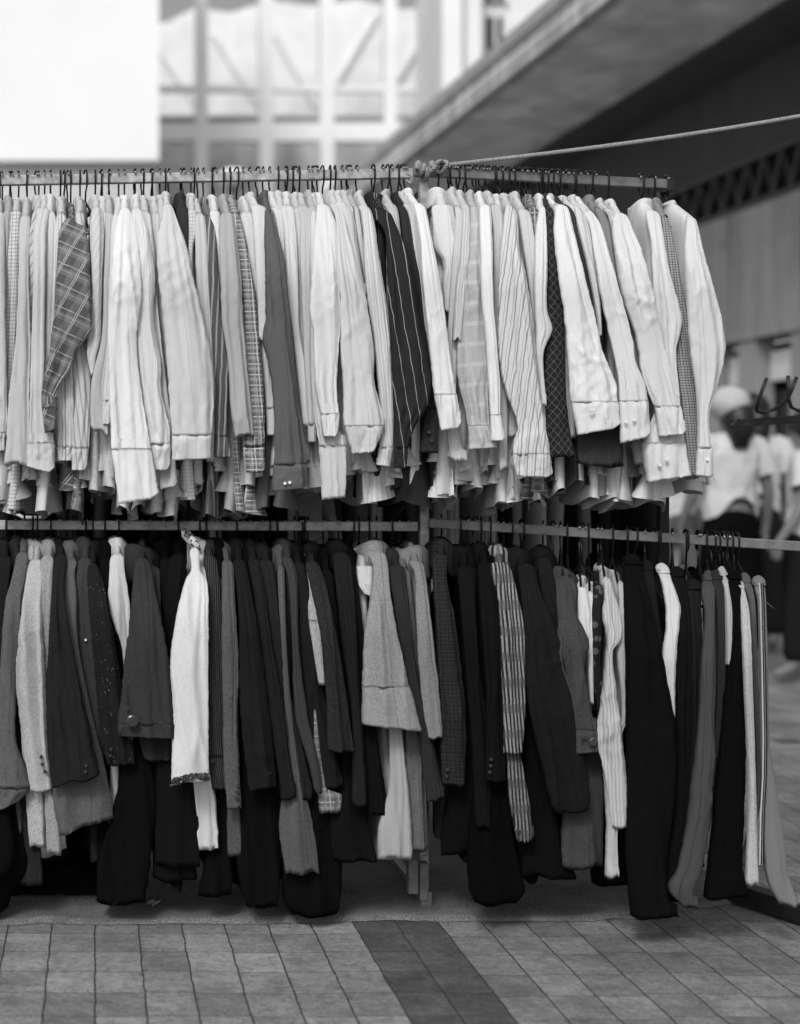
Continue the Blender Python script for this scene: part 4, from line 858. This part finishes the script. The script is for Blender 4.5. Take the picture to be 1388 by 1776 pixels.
# rail end with prongs at the right edge (another stand)
YB = 4.55; st = empty('display_stand', (P(1440, 900, YB).x, YB, 0), 'dark steel display stand with curved prongs poking in from the right edge', 'display stand')
L_ = -st.location
a, c = P(1272, 735, YB-.02), P(1450, 722, YB)
bevel(MB().bar(a, c, .02, .024).build('arm', STEELD, st, loc=L_), .002)
MB().bar(P(1270, 740, YB-.03), P(1283, 727, YB-.03), .012, .012).build('end_stop', STEELD, st, loc=L_)
bevel(MB().box(P(1440, 0, YB).x-.015, P(1440, 0, YB).x+.015, YB-.015, YB+.015, .014, c.z+.3).build('post', STEELD, st, loc=L_), .002)
def prong(pts): MB().tube([P(x, y, yy) for x, y, yy in pts], .0052, 10).build('prong', STEELD, st, loc=L_, smooth=True)
prong([(1330, 656, YB-.10), (1324, 672, YB-.10), (1317, 692, YB-.10), (1313, 708, YB-.09), (1314, 714, YB-.06), (1325, 716, YB-.04), (1340, 711, YB-.05), (1355, 703, YB-.07), (1366, 693, YB-.08), (1374, 676, YB-.09), (1382, 654, YB-.09)])
prong([(1367, 651, YB-.1), (1367, 672, YB-.1), (1369, 694, YB-.1), (1373, 706, YB-.09), (1384, 712, YB-.07), (1402, 710, YB-.05), (1418, 700, YB-.07), (1428, 680, YB-.09), (1432, 655, YB-.1)])
# ------------------------------------------------------------------ building on the right with its overhanging slab
aB = math.atan2(185, 2600); ca, sa = math.cos(aB), math.sin(aB)
bl = empty('shop_building', (7.25, 15, 0), 'concrete shop building with overhanging roof slab, dark lattice band and shopfront windows', 'building')
bl.rotation_euler = (0, 0, 0)
def W(r, g, z): return Vector((r*ca-g*sa, r*sa+g*ca, z))         # r across, g along the building
def bbox(mb, r0, r1, g0, g1, z0, z1):
    return mb.hexa([W(r0, g0, z0), W(r1, g0, z0), W(r1, g1, z0), W(r0, g1, z0), W(r0, g0, z1), W(r1, g0, z1), W(r1, g1, z1), W(r0, g1, z1)])
LB = 7.25; G0, G1 = 9.0, 40.0; Lb = -bl.location
CW = concrete('wall_concrete', .34, .38, sx=2.4, spots=1.1, dark=.55); CD = concrete('upper_wall_shade', .10, .15); CS = concrete('slab_concrete', .88, .3, .9, 1.6, dark=.35, var=.28); CF = concrete('board_marked_fascia', .6, .6, sx=6, var=.3)
DG = solid('shop_glass', .02, .15, 0, .2, 1); DK = solid('lattice_iron', .012, .5); LT = solid('window_frame_grey', .22, .5); TR = solid('transom_glare_white', .8, .6)
mb = MB(); bbox(mb, LB+.05, LB+.4, G0, G1, 2.552, 3.798); gg = G0
while gg < G1:
    bbox(mb, LB, LB+.048, gg, gg+1.27, 2.55, 3.80); gg += 1.31
mb.build('wall', CW, bl, loc=Lb)
bbox(MB(), LB+.5, LB+.9, G0, G1, 3.8, 5.6).build('upper_wall', CD, bl, loc=Lb)  # dark tone has the shade under the overhang put into its colour
mb = MB(); bbox(mb, LB+.02, LB+.1, G0, G1, 3.805, 3.87); bbox(mb, LB+.02, LB+.1, G0, G1, 4.24, 4.30); bbox(mb, LB+.105, LB+.498, G0, G1, 3.805, 4.30)
g = G0
while g < G1:
    mb.bar(W(LB+.06, g, 3.87), W(LB+.06, g+.16, 4.24), .03, .03); mb.bar(W(LB+.06, g+.16, 4.24), W(LB+.06, g+.32, 3.87), .05, .05); g += .32
mb.build('lattice_band', DK, bl, loc=Lb)
RO = 5.56
sl_ = bbox(MB(), RO+.09, LB-.25, G0, G1, 5.44, 5.82).build('roof_slab', CS, bl, loc=Lb)
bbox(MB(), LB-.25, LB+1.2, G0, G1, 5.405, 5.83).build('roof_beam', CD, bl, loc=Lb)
mb = MB(); zb = 5.455
for k in range(6):
    bbox(mb, RO+(.012 if k % 2 else 0), RO+.09, G0, G1, zb, zb+.074); bbox(mb, RO+.03, RO+.088, G0, G1, zb+.074, zb+.0825); zb += .0825
fas = mb.build('fascia', CF, bl, loc=Lb)
mb = MB(); bbox(mb, RO-.03, RO, G0, G1, 5.83, 5.97); mb.build('fascia_lip', concrete('lip', .38, .2), bl, loc=Lb)
mb = MB(); bbox(mb, RO-.012, RO, G0, G1, 5.455, 5.52); mb.build('drip_edge', solid('drip', .07, .7), bl, loc=Lb)
# shopfront
bbox(MB(), LB+.5, LB+.55, G0, G1, .0, 2.55).build('shop_interior', solid('interior_dark', .015, .8), bl, loc=Lb)
gx = G0; k = 0
def wy(px):  # distance along the wall for an image column
    u = (px-CX)/F; Y = LB/(u*ca+sa); X = u*Y; return -X*sa+Y*ca
cols = [wy(1460), wy(1383), wy(1290), wy(1222), wy(1172), wy(1130), wy(1100)]
for gc in cols: bbox(MB(), LB+.03, LB+.22, gc-.16, gc+.16, 0, 2.548).build('column', concrete('column_paint', .34, .15), bl, loc=Lb)
for a0, a1 in zip(cols[:-1], cols[1:]):
    bbox(MB(), LB+.24, LB+.27, a0+.17, a1-.17, .35, 2.05).build('window', DG, bl, loc=Lb)
    bbox(MB(), LB+.16, LB+.24, a0+.2, a1-.2, 2.14, 2.42).build('transom_panel', TR, bl, loc=Lb)  # white panels stand in for bright light reflected by the transom windows
    bbox(MB(), LB+.12, LB+.26, a0+.16, a1-.16, .0, .34).build('stall_riser', solid('riser', .05, .6), bl, loc=Lb)
    bbox(MB(), LB+.2, LB+.26, (a0+a1)/2-.03, (a0+a1)/2+.03, .35, 2.04).build('mullion', LT, bl, loc=Lb)
# ------------------------------------------------------------------ glazed frame building far behind
def rect(mb, x0, x1, y0, y1, Y, dep): p, q = P(x0, y1, Y), P(x1, y0, Y); mb.box(p.x, q.x, Y, Y+dep, p.z, q.z); return mb
YF = 38
fr = empty('frame_building', (P(520, 840, YF).x, YF, 0), 'pale glazed building with white columns and diagonal bracing behind the racks', 'building'); Lf = -fr.location
WP = solid('white_column_paint', .85, .6, 0, .06, .5); GB = concrete('pale_panel', .88, .1, var=.1); GD = solid('grey_steel', .72, .6)
for cx_, wd in ((350, 22), (462, 24), (568, 24), (678, 22)):
    mb = MB(); rect(mb, cx_-wd/2, cx_+wd/2, -160, 840+H*F/YF, YF, .35); mb.build('column', WP, fr, loc=Lf)
mb = MB(); rect(mb, 276, 775, 148, 158, YF+.1, .2); mb.build('beam', WP, fr, loc=Lf)
mb = MB(); rect(mb, 276, 800, 212, 244, YF+.1, .3); mb.build('beam', WP, fr, loc=Lf)
mb = MB(); rect(mb, 276, 800, 202, 211, YF+.15, .2); mb.build('gutter', solid('gutter', .22, .6), fr, loc=Lf)
YP = YF+4
mb = MB(); p, q = P(200, 200, YP), P(800, 40, YP)
# panel wall with a slightly uneven roof line
top = [(240, 46), (290, 38), (340, 12), (400, 22), (470, 0), (540, 10), (620, -2), (700, 16), (800, 4)]
for i in range(len(top)-1):
    (xa, ya), (xb, yb) = top[i], top[i+1]; A0, A1, B0, B1 = P(xa, 200, YP), P(xa, ya, YP), P(xb, 200, YP), P(xb, yb, YP)
    e = Vector((0, .4, 0)); mb.hexa([A0, B0, B0+e, A0+e, A1, B1, B1+e, A1+e])
mb.build('panel_wall', GB, fr, loc=Lf)
mb = MB(); rect(mb, 180, 860, 200, 360, YP-1.5, .4); mb.build('lower_wall', concrete('mid_panel', .55, .2, var=.25), fr, loc=Lf)
mb = MB(); rect(mb, 180, 860, 360, 840+H*F/YP, YP-1.6, .4); mb.build('ground_storey', solid('ground_storey', .1, .7, 0, .3, .4), fr, loc=Lf)
for x0, y0, x1, y1 in ((368, 60, 452, 190), (470, 50, 545, 185), (655, 25, 575, 160), (755, 30, 690, 140), (262, 70, 340, 185)):
    MB().bar(P(x0, y0, YP-.06), P(x1, y1, YP-.06), .10, .10, (0, 1, 0)).build('brace', GD, fr, loc=Lf)
# taller white tower at the right of it
tw = empty('tower_building', (P(820, 840, 34).x, 34, 0), 'tall white building with narrow dark window rising beside the roof slab', 'building'); Lt = -tw.location
mb = MB(); rect(mb, 768, 802, -300, 860, 33.6, .6); mb.build('column', WP, tw, loc=Lt)
mb = MB(); rect(mb, 806, 835, -300, 860, 34, .6); mb.build('column', WP, tw, loc=Lt)
mb = MB(); rect(mb, 770, 1010, -300, 860, 35, 3); mb.build('wall', solid('pale_wall', .78, .7, 0, .1, .4), tw, loc=Lt)
for yy in (-60, 28):
    mb = MB(); rect(mb, 838, 878, yy, yy+62, 34.9, .08); f_ = mb.build('window', DG, tw, loc=Lt)
    mb = MB(); rect(mb, 836, 842, yy, yy+62, 34.8, .15); rect(mb, 858, 862, yy, yy+62, 34.8, .15); rect(mb, 874, 880, yy, yy+62, 34.8, .15); mb.build('frame', WP, f_)
# ------------------------------------------------------------------ blank white building at the left
wb = empty('white_building', (P(60, 840, 28).x, 28, 0), 'blank white rendered block filling the upper left background', 'building'); Lw = -wb.location
mb = MB(); rect(mb, -700, 276, -700, 278, 28, 6); mb.build('wall', solid('white_render', .85, .8, 0, .03, .3), wb, loc=Lw)
mb = MB(); rect(mb, -700, 270, 278, 840+H*F/28, 28.3, 5); mb.build('ground_storey', solid('grey_storey', .6, .8, 0, .15, .3), wb, loc=Lw)
# street lamp with a white disc head
YL = 15; lm = empty('street_lamp', (P(405, 840, YL).x, YL, 0), 'street lamp with flat white head just above the upper left rail', 'street lamp')
c = P(405, 309, YL); b = MB(); b.ball((0, 0, c.z), .17, 1, 1, .62, n=14); b.build('lamp_shade', WHITEP, lm, smooth=True)
b = MB(); b.tube([(0, 0, 0), (0, 0, .8), (0, 0, c.z-.08)], [.07, .045, .035], 12); b.build('pole', STEEL, lm, smooth=True)
# ------------------------------------------------------------------ people strolling away behind the racks
def skin(name, joints, edges, mat, parent, sub=2):
    me = bpy.data.meshes.new(name); me.from_pydata([j[:3] for j in joints], edges, []); o = bpy.data.objects.new(name, me); COL.objects.link(o); o.parent = parent
    m = o.modifiers.new('skin', 'SKIN'); m.use_smooth_shade = True
    for i, j in enumerate(joints):
        s = me.skin_vertices[0].data[i]; s.radius = (j[3], j[4] if len(j) > 4 else j[3]); s.use_root = (i == 0)
    m2 = o.modifiers.new('sub', 'SUBSURF'); m2.levels = sub; m2.render_levels = sub; me.materials.append(mat); return o
SK = solid('skin', .17, .55, 0, .06, 20); HAIR = solid('dark_hair', .012, .45, 0, .4, 60, .004)
def person(loc, rz, label, h=1.70, shirt=.62, pants=.012, cap=None, hair_len=.13, arm=.25, stride=.14, bag=False, skirt=False):
    r = empty('person', loc, label, 'person'); r.rotation_euler = (0, 0, rz); s = h/1.70; r.scale = (s, s, s)
    J = [(0, 0, .93, .13, .10), (0, .01, 1.10, .11, .085), (0, .0, 1.30, .135, .095), (0, -.005, 1.42, .075, .06), (0, .0, 1.49, .05, .05),           # 0-4
         (0, .02, 1.56, .072, .085), (0, .01, 1.63, .075, .09), (0, 0, 1.68, .045, .055),                                                            # 5-7 head
         (-.15, 0, 1.38, .055, .055), (-.21, -.01, 1.22, .043, .043), (-.24, .02, 1.09, .036, .036), (-.25, .10*1, .95, .030, .030), (-.25, .15, .87, .024, .016),     # left arm 8-12
         (.15, 0, 1.38, .055, .055), (.21, -.01, 1.22, .043, .043), (.25, .0, 1.09, .036, .036), (.27, .06, .93, .028, .028), (.27, .08, .85, .024, .016),    # 13-17
         (-.09, 0, .84, .09, .095), (-.10, stride, .48, .06, .06), (-.10, stride*1.1, .10, .038, .04), (-.10, stride*1.1+.12, .04, .035, .028),
         (.09, 0, .84, .09, .095), (.10, -stride*.3, .48, .06, .06), (.10, -stride, .10, .038, .04), (.10, -stride+.12, .04, .035, .028)]
    E = [(0, 1), (1, 2), (2, 3), (3, 4), (4, 5), (5, 6), (6, 7), (3, 8), (8, 9), (9, 10), (10, 11), (11, 12), (3, 13), (13, 14), (14, 15), (15, 16), (16, 17),
         (0, 18), (18, 19), (19, 20), (20, 21), (0, 22), (22, 23), (23, 24), (24, 25)]
    for base, hx, hy, hz in ((12, -.25, .15, .87), (17, .27, .08, .85)):      # fingers and thumb
        sg = -1 if hx < 0 else 1
        for f in range(4):
            k = len(J); yy = hy-.024+f*.016; ln = (.055, .065, .062, .048)[f]
            J += [(hx, yy, hz-.035, .009), (hx-sg*.008, yy+.004, hz-.035-ln*.55, .008), (hx-sg*.02, yy+.006, hz-.035-ln, .006)]; E += [(base, k), (k, k+1), (k+1, k+2)]
        k = len(J); J += [(hx-sg*.015, hy+.035, hz-.01, .01), (hx-sg*.02, hy+.05, hz-.04, .008)]; E += [(base, k), (k, k+1)]
    skin('body', J, E, SK, r)
    MB().ball((0, .095, 1.585), .02, .7, 1, 1.2, n=6).build('nose', SK, r, smooth=True)
    # t-shirt, lofted over the torso, with short sleeves
    TS = fabric(shirt, 'plain'); b = MB(); m = 40; lv = [(.98, .165, .125), (1.04, .165, .12), (1.12, .16, .115), (1.22, .175, .12), (1.32, .20, .12), (1.40, .185, .105), (1.445, .12, .085), (1.465, .075, .065)]
    NL = 36
    for i in range(NL+1):
        z = lerp(.98, 1.465, i/NL); q = max(0, [t for t in range(len(lv)-1) if lv[t][0] <= z+1e-6][-1]); t = (z-lv[q][0])/(lv[q+1][0]-lv[q][0]); a_, d_ = lerp(lv[q][1], lv[q+1][1], t), lerp(lv[q][2], lv[q+1][2], t)
        for j in range(m):
            th = 2*math.pi*j/m; n_ = .014*noise.noise(Vector((math.cos(th)*3, math.sin(th)*3, z*9)))+.01*noise.noise(Vector((math.cos(th)*7+z*9, z*12, loc[0])))
            b.v.append(((a_+n_)*math.cos(th), (d_+n_)*math.sin(th), z-(.05*abs(math.cos(th))**2 if i < 6 else 0)*(1-i/6 if i < 6 else 0)+(.10*max(0, -math.sin(th))**6*(1-i/6) if i < 6 else 0)))
    b.f = [(i*m+j, i*m+(j+1) % m, (i+1)*m+(j+1) % m, (i+1)*m+j) for i in range(NL) for j in range(m)]
    t_ = b.build('t_shirt', TS, r, smooth=True)
    for sg in (-1, 1):
        MB().tube([(sg*.11, 0, 1.415), (sg*.155, 0, 1.385), (sg*.19, -.005, 1.31), (sg*.225, -.008, 1.22)], [.055, .078, .076, .082], 16, cap=False).build('sleeve', TS, r, smooth=True)
    PT = fabric(pants, 'plain', None, True)
    if skirt:
        MB().tube([(0, 0, 1.07), (0, 0, .98), (0, -.01, .85), (0, 0, .5)], [.135, .165, .20, .25], 26, cap=False).build('skirt', PT, r, smooth=True)
    else:
        J2 = [(0, 0, 1.03, .15, .12), (0, 0, .92, .165, .135), (-.09, 0, .80, .10, .105), (-.10, stride, .48, .078, .08), (-.10, stride*1.1, .12, .07, .075), (.09, 0, .80, .10, .105), (.10, -stride*.3, .48, .078, .08), (.10, -stride, .12, .07, .075)]
        skin('trousers', J2, [(0, 1), (1, 2), (2, 3), (3, 4), (1, 5), (5, 6), (6, 7)], PT, r)
    b = MB(); b.ball((0, -.012, 1.625), .108, .92, 1.05, 1.0, n=12, jit=.15); b.tube([(0, -.05, 1.62), (0, -.09, 1.56), (0, -.105, 1.50), (0, -.11, 1.5-hair_len)], [.085, .095, .085, .045], 14); b.build('hair', HAIR, r, smooth=True)
    if cap:
        b = MB(); b.ball((-.022, -.02, 1.645), .122, 1, 1.1, .9, n=14); b.hexa([(-.07, .10, 1.655), (.07, .10, 1.655), (.05, .19, 1.64), (-.05, .19, 1.64), (-.07, .10, 1.67), (.07, .10, 1.67), (.05, .19, 1.65), (-.05, .19, 1.65)]); b.build('cap', solid('cap_cloth', cap, .8), r, smooth=True)
    if bag:
        mb = MB(); mb.tube([(.14, -.10, 1.42), (.0, -.135, 1.25), (-.17, -.10, 1.0)], .012, 8); mb.build('bag_strap', solid('strap', .03, .6), r, smooth=True)
    return r
def at(px, Y): q = P(px, 840, Y); return (q.x, Y, 0)
person(at(1268, 9.4), R(6), 'person seen from behind in a white t-shirt, pale cap and dark trousers', 1.72, .62, .01, cap=.42, bag=False, stride=.1)
person(at(1308, 10.3), R(-14), 'person in white with long dark hair, half hidden behind the pale-capped walker', 1.75, .6, .02, hair_len=.3)
person(at(1400, 8.8), R(60), 'person in a white top cut by the right edge of the picture', 1.58, .66, .02, hair_len=.1, stride=.06)
person(at(1172, 12.5), R(-160), 'person in pale clothes far behind the right rack post', 1.6, .5, .1)
# stalls and goods in the dim background
def table(px0, px1, Y, h, label, tone=.03):
    p, q = P(px0, 840, Y), P(px1, 840, Y); r = empty('market_table', ((p.x+q.x)/2, Y, 0), label, 'table'); hw = (q.x-p.x)/2
    MB().box(-hw, hw, -.35, .35, h-.03, h).build('tabletop', solid('table_top', .06, .6), r)
    for sx in (-1, 1):
        for sy in (-1, 1): MB().box(sx*hw-.025*(1+sx), sx*hw+.025*(1-sx), sy*.3-.025, sy*.3+.025, 0, h-.03).build('leg', STEELD, r)
    b = MB(); n = 40; m = 2
    pts = [(-hw-.01, -.37), (hw+.01, -.37), (hw+.01, .37), (-hw-.01, .37)]; loop = []
    for i in range(4):
        for k in range(n//2): t = k/(n//2); loop.append((lerp(pts[i][0], pts[(i+1) % 4][0], t), lerp(pts[i][1], pts[(i+1) % 4][1], t)))
    for l in range(10):
        z = lerp(h+.006, .25, l/9); 
        for (x, y) in loop: f = 1+.05*(l/9)*noise.noise(Vector((x*9, y*9, 1))); b.v.append((x*f+.03*(l/9)*noise.noise(Vector((x*12, y*12, 5))), y*f, z))
    K = len(loop); b.f = [(l*K+i, l*K+(i+1) % K, (l+1)*K+(i+1) % K, (l+1)*K+i) for l in range(9) for i in range(K)]; b.f.append(tuple(range(K)))
    b.build('cloth', fabric(tone, 'plain', None, True), r, smooth=True); return r
table(1210, 1330, 13.0, .74, 'low dark-draped market table standing behind the trousers at right', .02)
table(1345, 1480, 12.3, .8, 'dark-draped market table at the right edge behind the walkers', .016)
def sack(px, py, Y, sc, tone, label, name='sack', cat='sack', z=0):
    q = P(px, 840, Y); r = empty(name, (q.x, Y, z), label, cat); b = MB(); b.ball((0, 0, sc*.8), sc, 1, .8, .85, n=16, jit=.35); b.build('body', solid('sack_cloth', tone, .8, 0, .3, 12), r, smooth=True)
    MB().tube([(0, 0, sc*1.4), (.01, 0, sc*1.6), (.03, 0, sc*1.75)], [sc*.22, sc*.12, sc*.2], 10).build('tied_neck', solid('sack_cloth', tone, .8, 0, .3, 12), r, smooth=True); return r
sack(1385, 1060, 11.6, .13, .015, 'small black sack on the paving at the right edge')
sack(1372, 960, 12.2, .14, .05, 'dark bag on the draped table at the right edge', 'dark_bag', 'bag', z=.808)
sack(1225, 900, 12.9, .15, .2, 'grey bag on the table behind the capped walker', 'grey_bag', 'bag', z=.748)
# ------------------------------------------------------------------ labels for the garments: each told apart by looks and by a striking neighbour
RN = {'UL': 'upper left rail', 'UR': 'upper right rail', 'LL': 'lower left rail', 'LR': 'lower right rail', 'BK': 'rear rail'}
NW = ['', 'immediately', 'second', 'third', 'fourth', 'fifth', 'sixth', 'seventh', 'eighth', 'ninth', 'tenth', 'eleventh', 'twelfth']
for rk in RN:
    gs = sorted([g for g in GLIST if g['rk'] == rk], key=lambda g: g['x'])
    for i, g in enumerate(gs):
        d, k = g['desc'], g['kind']
        if rk == 'BK':
            tone = 'white' if g['t'] > .5 else 'pale grey' if g['t'] > .15 else 'dark'
            l = f'{tone} coats hanging in the row behind, dimly seen under the upper shirts'.replace('coats', 'coat')
            g['o']['group'] = 'coats on the rear rail'
        elif g['mark']: l = f'{d} {k} hanging on the {RN[rk]}'
        else:
            best = min((j for j in range(len(gs)) if gs[j]['mark']), key=lambda j: abs(j-i)); n = i-best; m = gs[best]
            side = 'right' if n > 0 else 'left'; n = abs(n)
            w_ = f'immediately {side}' if n == 1 else f'{NW[n]} garment {side}'
            l = f'{d} {k}, {w_} of the {m["desc"]} {m["kind"]} on the {RN[rk]}'
            if len(l.split()) > 16: l = f'{d} {k}, {w_} of the {m["desc"]} {m["kind"]}'
            if k == 'shirt' and len(l.split()) > 16: l = l.replace(' garment', '')
        if rk != 'BK':
            g['o']['group'] = {'U': 'shirts on the upper rails', 'L': 'coats and trousers on the lower rails'}[rk[0]]
        tag(g['o'], l, k)
